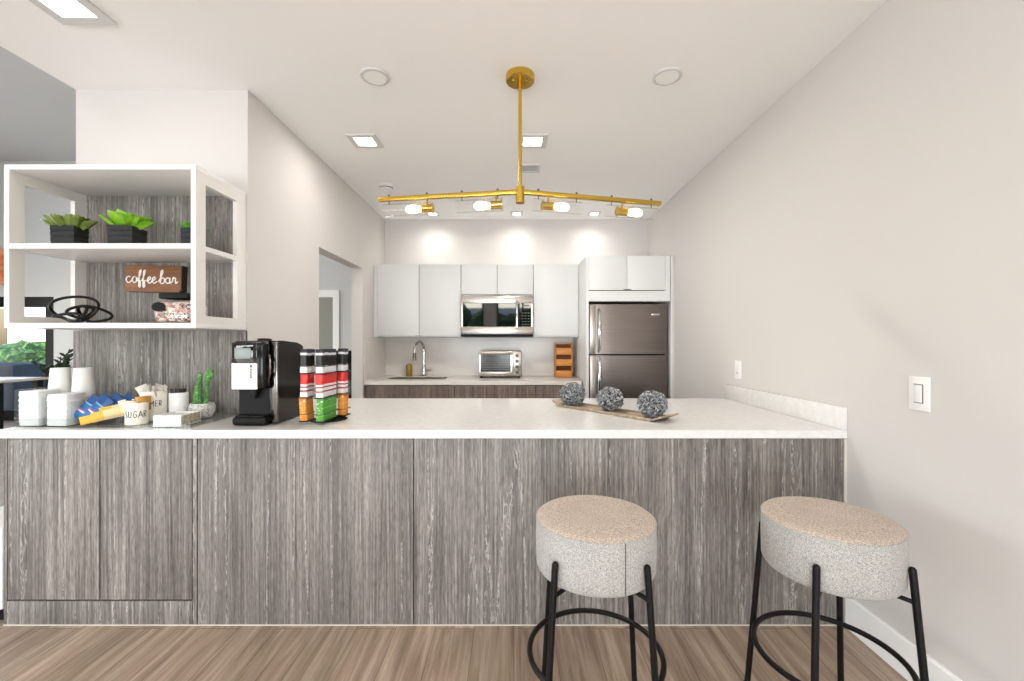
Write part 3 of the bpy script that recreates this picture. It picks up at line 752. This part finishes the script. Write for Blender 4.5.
X(SX_0+.001, SX_1-.001, SYa+.001, SYb-.001, .70, .705).box(SX_0+.001, SX_0+.006, SYa+.001, SYb-.001, .705, .921).box(SX_1-.006, SX_1-.001, SYa+.001, SYb-.001, .705, .921).box(SX_0+.006, SX_1-.006, SYa+.001, SYa+.006, .705, .921).box(SX_0+.006, SX_1-.006, SYb-.006, SYb-.001, .705, .921).build('basin', M['steel'], sk)
fa = thing('kitchen_faucet', 'chrome gooseneck faucet behind the sink', 'faucet', (-.985, 4.89, ZK+.0005))
FX, FY = -1.012, 4.89
MB().lathe([(.032, 0), (.032, .012), (.025, .02), (.025, .1), (.018, .12), (.001, .12)], 20, (FX, FY, ZK)).build('base', M['chrome'], fa)
P = [(FX, FY, ZK+.09), (FX, FY, ZK+.24)]+[(FX-.038+.038*math.cos(t), FY-.06+.06*math.cos(t), ZK+.29+.1*math.sin(t)) for t in [R(i*18) for i in range(0, 11)]]
P += [(FX-.078, FY-.122, ZK+.25)]
MB().tube(P, .0135, 12).build('spout', M['chrome'], fa)
MB().cyl((FX-.078, FY-.122, ZK+.265), (FX-.080, FY-.124, ZK+.18), .018, .020, 16).build('spray_head', M['darkchrome'], fa)
MB().tube([(FX+.015, FY, ZK+.065), (FX+.05, FY-.01, ZK+.065), (FX+.085, FY-.02, ZK+.085)], [.013, .012, .008], 12).build('lever', M['chrome'], fa)
sb = thing('soap_bottle', 'small yellow soap bottle on the worktop left of the faucet', 'bottle', (-1.175, 4.88, ZK+.0005))
MB().lathe([(.034, 0), (.036, .01), (.036, .115), (.03, .13), (.014, .136), (.014, .138), (.001, .138)], 24).build('bottle_body', M['soap'], sb, local=True)
MB().lathe([(.012, .138), (.013, .15), (.005, .152), (.005, .17), (.001, .17)], 16).tube([(0, 0, .168), (-.03, 0, .166)], .005).build('pump', M['graywhite'], sb, local=True)

# base cabinets (mostly hidden behind the bar)
for i, (xa, xb) in enumerate(((XK+.002, -.59), (-.588, -.19), (-.188, .21), (.212, .666))):
    lab = ['dark wood-grain base cabinet below the sink', 'dark wood-grain base cabinet under the worktop, just right of the sink', 'dark wood-grain base cabinet below the toaster oven', 'dark wood-grain base cabinet beside the refrigerator enclosure'][i]
    t = thing('base_cabinet', lab, 'cabinet', ((xa+xb)/2, 4.6, 0), 0, 'dark base cabinets')
    X(xa, xb, KY+.03, YB-.002, .1, .884 if i else .69).box(xa, xb, KY+.08, YB-.1, 0, .1).build('body', M['darkwood'], t)
    n = 2 if i == 0 else 1
    for k in range(n):
        a0 = xa+(xb-xa)*k/n; a1 = xa+(xb-xa)*(k+1)/n
        X(a0+.002, a1-.002, KY+.01, KY+.029, .104, .878, .001).build('door', M['darkwood'], t)

# upper cabinets
UY = 4.612; UT = 2.135; UB = 1.362
def upper(xa, xb, z0, ndoor, lab, yf=UY, handle=True, filler=None, zt=UT):
    t = thing('upper_cabinet', lab, 'cabinet', ((xa+xb)/2, YB, z0))
    X(xa, xb, yf+.02, YB-.002, z0, zt).build('body', M['cab'], t)
    for k in range(ndoor):
        xq = xa+(filler or 0)
        a0 = xq+(xb-xq)*k/ndoor; a1 = xq+(xb-xq)*(k+1)/ndoor
        X(a0+.0025, a1-.0025, yf, yf+.019, z0+.012, zt-.002, .001).build('door', M['cab'], t)
    X(xa+.001, xb-.001, yf+.0192, yf+.0198, z0+.01, zt-.001).build('shadow_gap', M['groove'], t)
    if filler: X(xa, xa+filler, yf+.003, yf+.019, z0, zt).build('filler_strip', M['cab'], t)
    if handle:
        xm = (xa+xb)/2+(filler or 0)/2
        if ndoor == 1: xm = xa+.03
        b = MB().box(xm-.035, xm+.035, yf-.012, yf+.002, z0+.012, z0+.018, .001)
        b.build('pull_tab', M['steel'], t)
    return t
upper(XK+.003, -.563, UB, 2, 'tall pale grey two-door wall cabinet above the sink', filler=.035)
upper(-.561, .203, 1.803, 2, 'short pale grey two-door wall cabinet above the microwave')
upper(.205, .688, UB, 1, 'tall pale grey single-door wall cabinet beside the refrigerator enclosure', handle=False)

# microwave
mw = thing('microwave', 'stainless over-the-range microwave with black glass door', 'microwave', (-.18, YB, 1.38))
mx0, mx1, my, mz0, mz1 = -.558, .2, 4.57, 1.366, 1.800
X(mx0, mx1, my+.03, YB-.002, mz0, mz1).build('body', M['blackm'], mw)
dr = X(mx0+.002, mx1-.002, my, my+.028, mz0+.025, mz0+.105, .003).box(mx0+.002, mx1-.002, my, my+.028, mz1-.082, mz1-.004, .003).box(mx0+.002, mx0+.02, my, my+.028, mz0+.105, mz1-.082).box(mx1-.02, mx1-.002, my, my+.028, mz0+.105, mz1-.082).build('door', M['steel'], mw)
X(mx0+.021, mx1-.16, my+.002, my+.02, mz0+.106, mz1-.083).build('door_glass', M['blackglass'], dr)
X(mx1-.14, mx1-.021, my+.002, my+.02, mz0+.106, mz1-.083).build('control_panel', M['blackglass'], mw)
X(mx0+.01, mx1-.01, my+.005, my+.03, mz0, mz0+.022).build('vent_grille', M['blackm'], mw)
hx = mx1-.168
MB().tube([(hx, my, mz0+.085), (hx, my-.035, mz0+.1), (hx, my-.04, mz0+.2), (hx, my-.04, mz1-.12), (hx, my-.035, mz1-.07), (hx, my, mz1-.055)], .011, 10).build('handle', M['chrome'], mw)
b = MB()
for i in range(5):
    for k in range(3): b.box(mx1-.12+k*.032, mx1-.102+k*.032, my, my+.002, mz0+.125+i*.03, mz0+.133+i*.03)
b.box(mx1-.115, mx1-.045, my, my+.002, mz1-.115, mz1-.1)
b.build('buttons', M['slot'], mw)

# fridge enclosure + cabinet
fe = thing('fridge_enclosure', 'pale grey tall cabinet surround housing the refrigerator', 'cabinet', (1.1, YB, 0))
ex0, ex1, ey = .69, 1.514, 4.16
X(ex0, ex0+.025, ey, YB-.002, 0, UT).build('side_panel', M['cab'], fe)
X(ex1-.014, ex1, ey, YB-.002, 0, UT).build('side_panel', M['cab'], fe)
X(ex0+.026, ex1-.021, ey+.02, YB-.002, 1.71, UT).build('body', M['cab'], fe)
X(ex1+.0005, XR-.001, ey+.003, YB-.002, 0, UT).build('scribe_filler', M['wall'], fe)
X(ex0+.026, ex1-.021, ey+.002, ey+.02, 1.70, 1.80).build('bottom_rail', M['cab'], fe)
X(ex1-.065, ex1-.021, ey+.002, ey+.02, 1.80, UT).build('filler_strip', M['cab'], fe)
xm = (ex0+.026+ex1-.067)/2
X(ex0+.027, xm-.002, ey, ey+.019, 1.808, UT-.002, .001).build('door', M['cab'], fe)
X(xm+.002, ex1-.068, ey, ey+.019, 1.808, UT-.002, .001).build('door', M['cab'], fe)
X(ex0+.0265, ex1-.0655, ey+.0192, ey+.0198, 1.80, UT-.001).build('shadow_gap', M['groove'], fe)
X(xm-.035, xm+.035, ey-.012, ey+.002, 1.808, 1.814, .001).build('pull_tab', M['darkchrome'], fe)

fr = thing('refrigerator', 'dark stainless top-freezer refrigerator in the white surround', 'refrigerator', (1.1, 4.6, .001))
fx0, fx1, fy = ex0+.038, ex1-.04, 4.175
X(fx0, fx1, fy+.065, YB-.05, .03, 1.665, .004).build('body', M['blackm'], fr)
def fdoor(z0, z1, name, hz0, hz1):
    b = MB(); n = 12; pts = []
    for i in range(n+1):
        u = i/n; pts.append((fx0+(fx1-fx0)*u, fy+.012*(2*u-1)**4*1.6))
    pts += [(fx1, fy+.062), (fx0, fy+.062)]
    b.prism(pts, z0, z1, 'z'); d = b.build(name, M['steeldark'], fr)
    hx = fx0+.085
    MB().tube([(hx, fy+.002, hz0), (hx, fy-.045, hz0+.04), (hx, fy-.055, (hz0+hz1)/2), (hx, fy-.045, hz1-.04), (hx, fy+.002, hz1)], [.012, .014, .016, .014, .012], 12).build('handle', M['chrome'], d)
    X(fx0+.002, fx0+.055, fy-.003, fy+.012, z0+.004, z1-.004, .002).build('side_trim', M['steel'], d)
    return d
d1 = fdoor(1.195, 1.672, 'freezer_door', 1.215, 1.62); d2 = fdoor(.06, 1.18, 'refrigerator_door', .72, 1.165)
X(fx0+.01, fx1-.01, fy+.03, fy+.065, 0.0, .055).build('kick_grille', M['blackm'], fr)
X(fx1-.155, fx1-.075, fy-.003, fy+.004, 1.565, 1.583, .003).build('badge', M['chrome'], d1)

# toaster oven
to = thing('toaster_oven', 'silver toaster oven with glass door and four knobs on the worktop', 'toaster oven', (-.15, 4.75, ZK+.0005))
tx0, tx1, ty0, ty1, tz0, tz1 = -.38, .082, 4.60, 4.92, ZK+.02, ZK+.29
X(tx0, tx1, ty0+.02, ty1, tz0, tz1, .01).build('body', M['steel'], to)
tf = X(tx0+.008, tx1-.1, ty0+.002, ty0+.02, tz0+.02, tz0+.05, .002).box(tx0+.008, tx1-.1, ty0+.002, ty0+.02, tz1-.04, tz1-.012, .002).box(tx0+.008, tx0+.028, ty0+.002, ty0+.02, tz0+.05, tz1-.04).box(tx1-.118, tx1-.1, ty0+.002, ty0+.02, tz0+.05, tz1-.04).build('door', M['steel'], to)
X(tx0+.029, tx1-.119, ty0+.006, ty0+.018, tz0+.051, tz1-.041).build('door_glass', M['ovenglass'], tf)
MB().tube([(tx0+.03, ty0+.002, tz1-.028), (tx0+.03, ty0-.025, tz1-.028), (tx1-.12, ty0-.025, tz1-.028), (tx1-.12, ty0+.002, tz1-.028)], .006, 8).build('handle', M['chrome'], tf)
b = MB()
for i in range(7): b.tube([(tx0+.04, ty0+.0045, tz0+.075+i*.018), (tx1-.13, ty0+.0045, tz0+.075+i*.018)], .0015, 5)
b.build('rack_wires', M['steel'], tf)
X(tx1-.095, tx1-.003, ty0+.004, ty0+.02, tz0+.01, tz1-.01, .002).build('control_panel', M['steel'], to)
for i in range(4):
    MB().cyl((tx1-.05, ty0+.004, tz0+.045+i*.058), (tx1-.05, ty0-.016, tz0+.045+i*.058), .019, .016, 20).build('knob', M['knob'], to)
for xx in (tx0+.03, tx1-.03):
    for yy in (ty0+.05, ty1-.04): MB().cyl((xx, yy, ZK+.001), (xx, yy, tz0+.002), .014, seg=12).build('foot', M['blackm'], to)
# bamboo rack
br = thing('bamboo_organizer', 'small orange-brown wooden rack with three bins on the worktop', 'rack', (.55, 4.78, ZK+.0005))
bx0, bx1, by0, by1 = .448, .64, 4.72, 4.86
for xa in (bx0, bx1-.012): X(xa, xa+.012, by0+.03, by1, ZK+.001, ZK+.375, .003).build('side_panel', M['bamboo'], br)
X(bx0+.012, bx1-.012, by1-.01, by1, ZK+.001, ZK+.37).build('back_panel', M['bamboodark'], br)
for i in range(3):
    z = ZK+.004+i*.122
    X(bx0+.0125, bx1-.0125, by0+.01, by1-.011, z, z+.008).box(bx0+.0125, bx1-.0125, by0, by0+.01, z, z+.072, .003).build('bin', M['bamboo'], br)
X(bx0+.0125, bx1-.0125, by0+.03, by1-.011, ZK+.362, ZK+.372).build('top_panel', M['bamboo'], br)

# ------------------------------------------------------------------ wall plates
def plate(y, z, w, h, lab, name, cat, outlet=False):
    t = thing(name, lab, cat, (XR, y, z))
    X(XR-.007, XR-.0005, y-w/2, y+w/2, z-h/2, z+h/2, .003).build('plate', M['graywhite'], t)
    if outlet:
        X(XR-.01, XR-.006, y-.017, y+.017, z-.035, z+.035, .002).build('socket_face', M['white'], t)
        b = MB()
        for dz in (-.02,): b.box(XR-.0108, XR-.0099, y-.009, y-.006, z+dz-.005, z+dz+.005).box(XR-.0108, XR-.0099, y+.006, y+.009, z+dz-.005, z+dz+.005)
        b.build('slots', M['slot'], t)
    else:
        X(XR-.0085, XR-.006, y-.019, y+.019, z-.036, z+.036).build('switch_frame', M['slot'], t)
        X(XR-.013, XR-.0085, y-.0165, y+.0165, z-.033, z+.033, .002).build('rocker', M['white'], t)
plate(1.645, 1.115, .085, .13, 'white rocker light switch on the right wall above the stool', 'light_switch', 'light switch')
plate(2.975, 1.12, .085, .125, 'small white power outlet on the right wall over the bar upstand', 'power_outlet', 'outlet', True)

# ------------------------------------------------------------------ ceiling fixtures
def downlight(x, y, s, lab, z=ZC, watts=30, spot=False):
    t = thing('downlight', lab, 'ceiling light', (x, y, z), 0)
    w = s*.18
    MB().box(x-s/2, x+s/2, y-s/2, y-s/2+w, z-.012, z-.0005).box(x-s/2, x+s/2, y+s/2-w, y+s/2, z-.012, z-.0005).box(x-s/2, x-s/2+w, y-s/2+w, y+s/2-w, z-.012, z-.0005).box(x+s/2-w, x+s/2, y-s/2+w, y+s/2-w, z-.012, z-.0005).build('frame', M['fixture'], t)
    X(x-s/2+w, x+s/2-w, y-s/2+w, y+s/2-w, z-.006, z-.001).build('lens', M['lens'], t)
    if spot:
        L = bpy.data.lights.new('spot', 'SPOT'); L.spot_size = R(165); L.spot_blend = 1; L.shadow_soft_size = .09
    else:
        L = bpy.data.lights.new('area', 'AREA'); L.shape = 'SQUARE'; L.size = s-2*w
    L.energy = watts; L.color = (1, .955, .91)
    o = bpy.data.objects.new('downlight_lamp', L); C.objects.link(o); o.location = (x, y, z-.014); o.parent = None
downlight(-1.87, 1.80, .235, 'square recessed ceiling light at the top left corner of the photo', watts=1.5)
downlight(-1.04, 3.04, .2, 'square recessed ceiling light left of the chandelier rod', watts=4)
downlight(.13, 3.04, .2, 'square recessed ceiling light just right of the chandelier rod', watts=18)
downlight(-.89, 4.76, .13, 'left one of three small square lights along the back wall', watts=18, spot=True)
downlight(.03, 4.76, .13, 'middle one of three small square lights along the back wall', watts=18, spot=True)
downlight(.88, 4.76, .13, 'right one of three small square lights along the back wall', watts=18, spot=True)
for (x, y, w_) in ((-1.87, -.6, 'nearer the bar, left'), (0.2, -.6, 'nearer the bar, right'), (-1.87, -2.8, 'by the rear windows, left'), (.2, -2.8, 'by the rear windows, right')): downlight(x, y, .235, 'unseen square fill light added behind the viewer, '+w_, watts=12)  # fill lights added out of view to keep the room evenly bright
for (x, y, w_) in ((-4.3, .6, 'nearest the viewer'), (-4.3, 4.2, 'toward the hall door'), (-6.8, 2.4, 'toward the side glazing')): downlight(x, y, .26, 'unseen square fill light added in the high ceiling of the left room, '+w_, z=ZH, watts=22)  # added out of view to brighten the left room
for x, y, lab in ((-.735, 2.30, 'round white ceiling speaker left of the chandelier'), (.81, 2.30, 'round white ceiling speaker right of the chandelier')):
    t = thing('ceiling_speaker', lab, 'ceiling speaker', (x, y, ZC-.012))
    MB().lathe([(.076, -.0005), (.077, -.004), (.074, -.012), (.062, -.014), (.060, -.0105), (.001, -.0105)], 36, (x, y, ZC)).build('ring', M['fixture'], t)
    MB().lathe([(.059, -.0107), (.059, -.013), (.001, -.0135)], 36, (x, y, ZC)).build('grille', M['graywhite'], t)
t = thing('smoke_detector', 'round white smoke detector on the ceiling near the left kitchen wall', 'smoke detector', (-1.15, 3.92, ZC-.04))
MB().lathe([(.07, -.0005), (.07, -.012), (.058, -.016), (.056, -.034), (.04, -.042), (.001, -.042)], 28, (-1.15, 3.92, ZC)).build('housing', M['graywhite'], t)
MB().lathe([(.057, -.020), (.0585, -.022), (.0585, -.027), (.057, -.029)], 28, (-1.15, 3.92, ZC), cap=False).build('vent_ring', M['slot'], t)
t = thing('ceiling_vent', 'small square louvred vent in the ceiling beside the chandelier rod', 'vent', (.13, 3.52, ZC-.02))
MB().frame(.05, .21, 3.44, 3.60, 0, 1, .02).bm.free()
b = MB()
for q in ((.05, .21, 3.44, 3.46), (.05, .21, 3.58, 3.60), (.05, .07, 3.46, 3.58), (.19, .21, 3.46, 3.58)): b.box(*q, ZC-.012, ZC-.0005)
b.build('frame', M['fixture'], t)
b = MB()
for i in range(8): b.box(.07, .19, 3.463+i*.0145, 3.467+i*.0145, ZC-.005, ZC-.002)
b.build('louvres', M['fixture'], t)
X(.07, .19, 3.46, 3.58, ZC-.0018, ZC-.0006).build('backing', mat('vent_shaft', '#3d3c3b', .9), t)

# ------------------------------------------------------------------ chandelier
CX, CY_ = .032, 2.30; HZ = 2.085
ch = thing('linear_chandelier', 'brass linear chandelier with four clear glass tubes over the bar', 'chandelier', (CX, CY_, HZ))
MB().lathe([(.001, -.0005), (.075, -.0005), (.076, -.004), (.076, -.03), (.07, -.036), (.001, -.036)], 40, (CX, CY_, ZC)).build('canopy', M['gold'], ch)
MB().cyl((CX, CY_, HZ), (CX, CY_, ZC-.03), .0095, seg=16).cyl((CX, CY_, ZC-.07), (CX, CY_, ZC-.03), .014, seg=16).build('rod', M['gold'], ch)
for dx in (-.035, .035): MB().ell((CX+dx, CY_-.02, ZC-.038), (.006, .006, .006), 2).build('screw', M['gold'], ch)
MB().cyl((CX, CY_, HZ-.04), (CX, CY_, HZ+.045), .0235, seg=28).build('hub', M['gold'], ch)
def arm(side, yend, xend, items):
    p0 = Vector((CX, CY_, HZ+.018)); p1 = Vector((xend, yend, HZ+.010)); d = (p1-p0); L = d.length; d.normalize()
    an = math.atan2(d.y, d.x); el = math.asin(d.z)
    m = Matrix.Translation(p0) @ Matrix.Rotation(an, 4, 'Z') @ Matrix.Rotation(-el, 4, 'Y')
    X(.0, L, -.0135, .0135, -.011, .011, .002, m=m).build('arm', M['gold'], ch)
    for u0, u1, so in items:     # glass tube from u0 to u1, socket at so, fractions in metres from hub
        zc = -.062; r = .034
        g_ = MB(); n = 28
        rings = []
        for (uu, rr) in ((u0, r), (u1, r), (u1, r-.0025), (u0, r-.0025)):
            rings.append([m @ Vector((uu, rr*math.cos(2*PI*k/n), zc+rr*math.sin(2*PI*k/n))) for k in range(n)])
        g_.rings(rings, loop=True, cap=False)
        g_.build('glass_shade', M['glass'], ch)
        sgn = 1 if u1 > so+.1 else -1
        # socket & bulb axis along the bar
        def P(u, z=zc): return m @ Vector((u, 0, z))
        s_ = MB().cyl(P(so-sgn*.03), P(so+sgn*.028), .0215, seg=20); s_.cyl(P(so, zc), P(so, -.012), .006, seg=10)
        s_.cyl(P(so-sgn*.03, zc), P(so-sgn*.034, zc), .027, seg=20); sck = s_.build('socket', M['gold'], ch)
        bb_ = MB().tube([P(so+sgn*(.028+t)) for t in (0, .012, .03, .055, .075, .088, .092)], [.011, .013, .019, .022, .019, .010, .002], 16)
        bb_.build('bulb', M['bulb'], sck)
        for uu in (u0+.03, u1-.03):
            MB().cyl(P(uu, -.03), P(uu, .022), .0025, seg=8).cyl(P(uu, .016), P(uu, .023), .006, seg=10).build('shade_pin', M['darkchrome'], ch)
        Lp = bpy.data.lights.new('bulb', 'POINT'); Lp.energy = 2.2; Lp.color = (1, .8, .55); Lp.shadow_soft_size = .02
        lo = bpy.data.objects.new('chandelier_bulb_lamp', Lp); C.objects.link(lo); lo.location = P(so+sgn*.075)
    return m
arm(-1, 2.40, -.748, [(.09, .345, .13), (.48, .755, .51)])
arm(1, 2.47, .832, [(.07, .345, .155), (.49, .79, .585)])

# ------------------------------------------------------------------ bar stools
def stool(x, y, lab, seam, rz=0):
    t = thing('bar_stool', lab, 'stool', (x, y, 0), R(rz), 'round upholstered bar stools')
    zt = .732; zb = .551; r = .198; zl = .634; zr = .268
    MB().lathe([(.001, zb), (r-.022, zb), (r-.009, zb+.006), (r-.001, zb+.02), (r+.001, zt-.09), (r, zt-.024), (r-.002, zt-.012)], 64).build('seat_side', M['fabric'], t, local=True)
    tp = MB().lathe([(r-.002, zt-.0125), (r-.008, zt-.005), (r-.02, zt-.001), (r*.6, zt+.001), (.001, zt+.002)], 64).build('seat_top', M['fabtop_warmlit'], t, local=True)  # top tinted warm for the light falling on it
    MB().tube([((r-.001)*math.cos(2*PI*k/64), (r-.001)*math.sin(2*PI*k/64), zt-.0125) for k in range(64)], .002, 6, True).build('piping', M['fabric'], tp, local=True)
    a = R(seam-rz)
    MB().tube([((r+.0005)*math.cos(a), (r+.0005)*math.sin(a), z) for z in (zb+.015, zb+.08, zt-.014)], .0019, 6).build('seam', M['stitch'], t, local=True)
    q = r+.0115
    for k in range(4):
        a = R([49, 131, 229, 311][k]); c, s_ = math.cos(a), math.sin(a)
        L = MB().cyl((.262*c, .262*s_, 0.012), (q*c, q*s_, zl), .0103, seg=14)
        L.ell((q*c, q*s_, zl), (.0103,)*3, 2)
        lg = L.build('leg', M['blackmetal'], t, local=True)
        MB().cyl((.2625*c, .2625*s_, 0), (.2618*c, .2618*s_, .0119), .0130, seg=14).build('foot_cap', M['blackm'], lg, local=True)
        MB().cyl(((q+.004)*c, (q+.004)*s_, .540), (.10*c, .10*s_, .545), .007, seg=8).build('bracket', M['blackmetal'], lg, local=True)
    MB().tube([(.220*math.cos(2*PI*k/72), .220*math.sin(2*PI*k/72), zr) for k in range(72)], .0092, 10, True).build('foot_ring', M['blackmetal'], t, local=True)
    MB().tube([(.10*math.cos(2*PI*k/48), .10*math.sin(2*PI*k/48), .5455) for k in range(48)], .007, 8, True).build('seat_frame', M['blackmetal'], t, local=True)
    return t
stool(.273, 1.468, 'round grey upholstered bar stool on black legs, in front of the middle of the bar', -74, -4)
stool(1.052, 1.454, 'round grey upholstered bar stool on black legs, nearest the right wall', -20, -3)

# ------------------------------------------------------------------ left room contents
tb = thing('dining_table', 'pale-topped dining table with dark legs by the far glass door', 'table', (-7.8, 6.27, 0))
X(-8.6, -7.05, 5.95, 6.6, .745, .78, .004).build('tabletop', M['tablewood'], tb)
for xx in (-8.5, -7.15):
    for yy in (6.02, 6.53): X(xx-.04, xx+.04, yy-.04, yy+.04, 0, .745).build('leg', M['blackm'], tb)
def dchair(x, y, rz, lab):
    t = thing('dining_chair', lab, 'chair', (x, y, 0), rz)
    X(-.22, .22, -.22, .22, .43, .47, .01).build('seat', M['blackm'], t, local=True)
    X(-.21, .21, .19, .22, .55, .86, .008).build('backrest', M['blackm'], t, local=True)
    for sx in (-.2, .2):
        X(sx-.015, sx+.015, -.215, -.185, 0, .43).build('leg', M['blackm'], t, local=True)
        X(sx-.015, sx+.015, .19, .22, 0, .84).build('leg', M['blackm'], t, local=True)
dchair(-7.6, 5.55, PI, 'black dining chair on the near side of the dining table')
pl = thing('potted_plant', 'small leafy potted plant standing in front of the far wall of the left room', 'plant', (-7.2, 6.88, 0))
MB().lathe([(.13, 0), (.17, .55), (.16, .56), (.15, .5), (.001, .5)], 24).build('pot', M['blackm'], pl, local=True)
b = MB(); rd = random.Random(8)
for i in range(9):
    a = i*2.4; h = rd.uniform(.55, .78) if i else .85; q = rd.uniform(.1, .42)
    tip = (q*math.cos(a), q*math.sin(a)*.5, h+.35)
    b.tube([(0, 0, .5), (tip[0]*.4, tip[1]*.4, h+.1), tip], .008, 5)
    for k in range(6):
        u = .4+.1*k; p = (tip[0]*u, tip[1]*u, .5+(h-.15)*u); bb2 = rd.uniform(0, 6.28)
        b.leaf(p, (math.cos(bb2), math.sin(bb2), .4), .12, .03, .003, n=4)
M['plantdark'] = mat('dark_foliage', '#24361c', .7)
b.build('foliage', M['plantdark'], pl, local=True)
t = X(-2.62, -1.72, 5.2, 5.7, .0, 1.205, .01).build('black_cabinet', M['black']); tag(t, 'black chest-high cabinet seen through the kitchen doorway', 'cabinet')
t = thing('ceiling_air_vent', 'long slotted air grille high on the far wall of the left room', 'vent', (-7.9, YF, 3.9))
X(-8.2, -7.75, YF-.02, YF-.0005, 3.85, 4.0).build('frame', M['highceil'], t)
b = MB()
for i in range(3): b.box(-8.17, -7.78, YF-.024, YF-.02, 3.87+i*.04, 3.89+i*.04)
b.build('slats', M['slot'], t)
t = thing('waste_bin', 'white bin with black base standing past the left end of the bar', 'bin', (-2.58, 2.2, 0))
X(-2.72, -2.40, 2.04, 2.34, .05, .44, .01).build('bin_body', M['graywhite'], t); X(-2.71, -2.41, 2.05, 2.33, 0, .05).build('bin_base', M['blackm'], t)
t = thing('wall_art', 'orange abstract canvas on the left room wall', 'picture', (-8.9, YF, 2.7))
X(-9.15, -8.36, YF-.04, YF-.0005, 2.25, 2.85).build('canvas', M['orange'], t)

# ------------------------------------------------------------------ outside
struct('ground_outside', X(-30, 20, -25, 30, -.25, -.12), 'patio')
def hedge(x0, x1, y0, y1, h, lab):
    b = MB(); rd = random.Random(int(x0*10+y0)); n = max(3, int((x1-x0)*(y1-y0)*1.6))
    for i in range(n):
        x, y = rd.uniform(x0, x1), rd.uniform(y0, y1); r = rd.uniform(.5, .8)
        for z in ([h-.6] if h < 1.6 else [h-.7, h/2]):
            b.ell((x, y, z), (r, r, r*.95), 3, disp=.35, dsc=4)
        b.cyl((x, y, -.15), (x, y, h-.5), .05, seg=6)
    tag(origin_to(b.build('hedge', M['hedge']), ((x0+x1)/2, (y0+y1)/2, -.12)), lab, 'hedge')
hedge(-12.5, -8.6, 8.8, 10, 1.15, 'green hedge outside the far glass door')
hedge(-8, -2.5, -9.5, -8, 3.0, 'tall green hedge outside the rear windows, left')
hedge(-1.6, 3.5, -8.5, -7.2, 2.5, 'lower green hedge outside the rear windows, right')
tag(X(-13.5, -9.1, 7.9, 8.5, -.12, .92, .1).build('blue_outdoor_sofa', M['pool']), 'dark blue outdoor seat beyond the far glass door', 'sofa')
bd = thing('neighbour_building', 'white stucco building beyond the hedge outside the far door', 'building', (-16, 16, -.12))
X(-24, -9, 14, 18, -.12, 3.4).build('wall', M['stucco'], bd)
for xx in (-20, -17.5, -15, -12.5): X(xx, xx+1.2, 13.98, 14.02, 1.0, 2.4).build('window', M['blackglass'], bd)
bd = thing('rear_building', 'white stucco building across the yard behind the viewer', 'building', (0, -16, -.12))
X(-14, 8, -18, -15, -.12, 3.2).build('wall', M['stucco'], bd)
for xx in (-10, -6, -2, 2): X(xx, xx+1.4, -15.02, -14.98, 1.0, 2.3).build('window', M['blackglass'], bd)

# ------------------------------------------------------------------ lights
def area(name, loc, rot, sx, sy, e, col):
    L = bpy.data.lights.new(name, 'AREA'); L.shape = 'RECTANGLE'; L.size = sx; L.size_y = sy; L.energy = e; L.color = col
    o = bpy.data.objects.new(name, L); C.objects.link(o); o.location = loc; o.rotation_euler = rot
# area panels added as window daylight; rear ones tilted up to brighten the ceiling
day = (.90, .955, 1)
area('daylight_fill_rear_left', (-5.6, YR-.2, .85), (R(120), 0, 0), 3.8, 1.6, 130, day)
area('daylight_fill_rear_middle', (-1.72, YR-.2, .85), (R(124), 0, 0), 1.45, 1.6, 100, day)
area('daylight_fill_rear_right', (.28, YR-.2, .85), (R(124), 0, 0), 1.55, 1.6, 112, day)
area('daylight_fill_left', (XL-.2, 1.5, 1.3), (0, R(-90), 0), 2.4, 7.6, 170, day)  # added fill for the left room, set at unseen side glazing
w = bpy.data.worlds.new('World'); bpy.context.scene.world = w; w.use_nodes = True
nt = w.node_tree; bg = nt.nodes['Background']
sky = nt.nodes.new('ShaderNodeTexSky'); sky.sky_type = 'NISHITA'; sky.sun_elevation = R(42); sky.sun_rotation = R(200); sky.sun_disc = False; sky.dust_density = 2
nt.links.new(sky.outputs[0], bg.inputs[0]); bg.inputs[1].default_value = .9

# ------------------------------------------------------------------ camera
cam = bpy.data.cameras.new('Camera'); co = bpy.data.objects.new('Camera', cam); C.objects.link(co)
co.location = (0, 0, H); co.rotation_euler = (R(90), 0, 0)
cam.sensor_width = 36; cam.sensor_fit = 'HORIZONTAL'; cam.lens = 36*F/1024
cam.shift_x = -2/1024; cam.shift_y = 1.5/1024; cam.clip_start = .05; cam.clip_end = 200
sc0 = bpy.context.scene; sc0.camera = co
vs = sc0.view_settings; vs.view_transform = 'Standard'; vs.look = 'None'; vs.gamma = 1; vs.use_curve_mapping = False; vs.exposure = 0.08
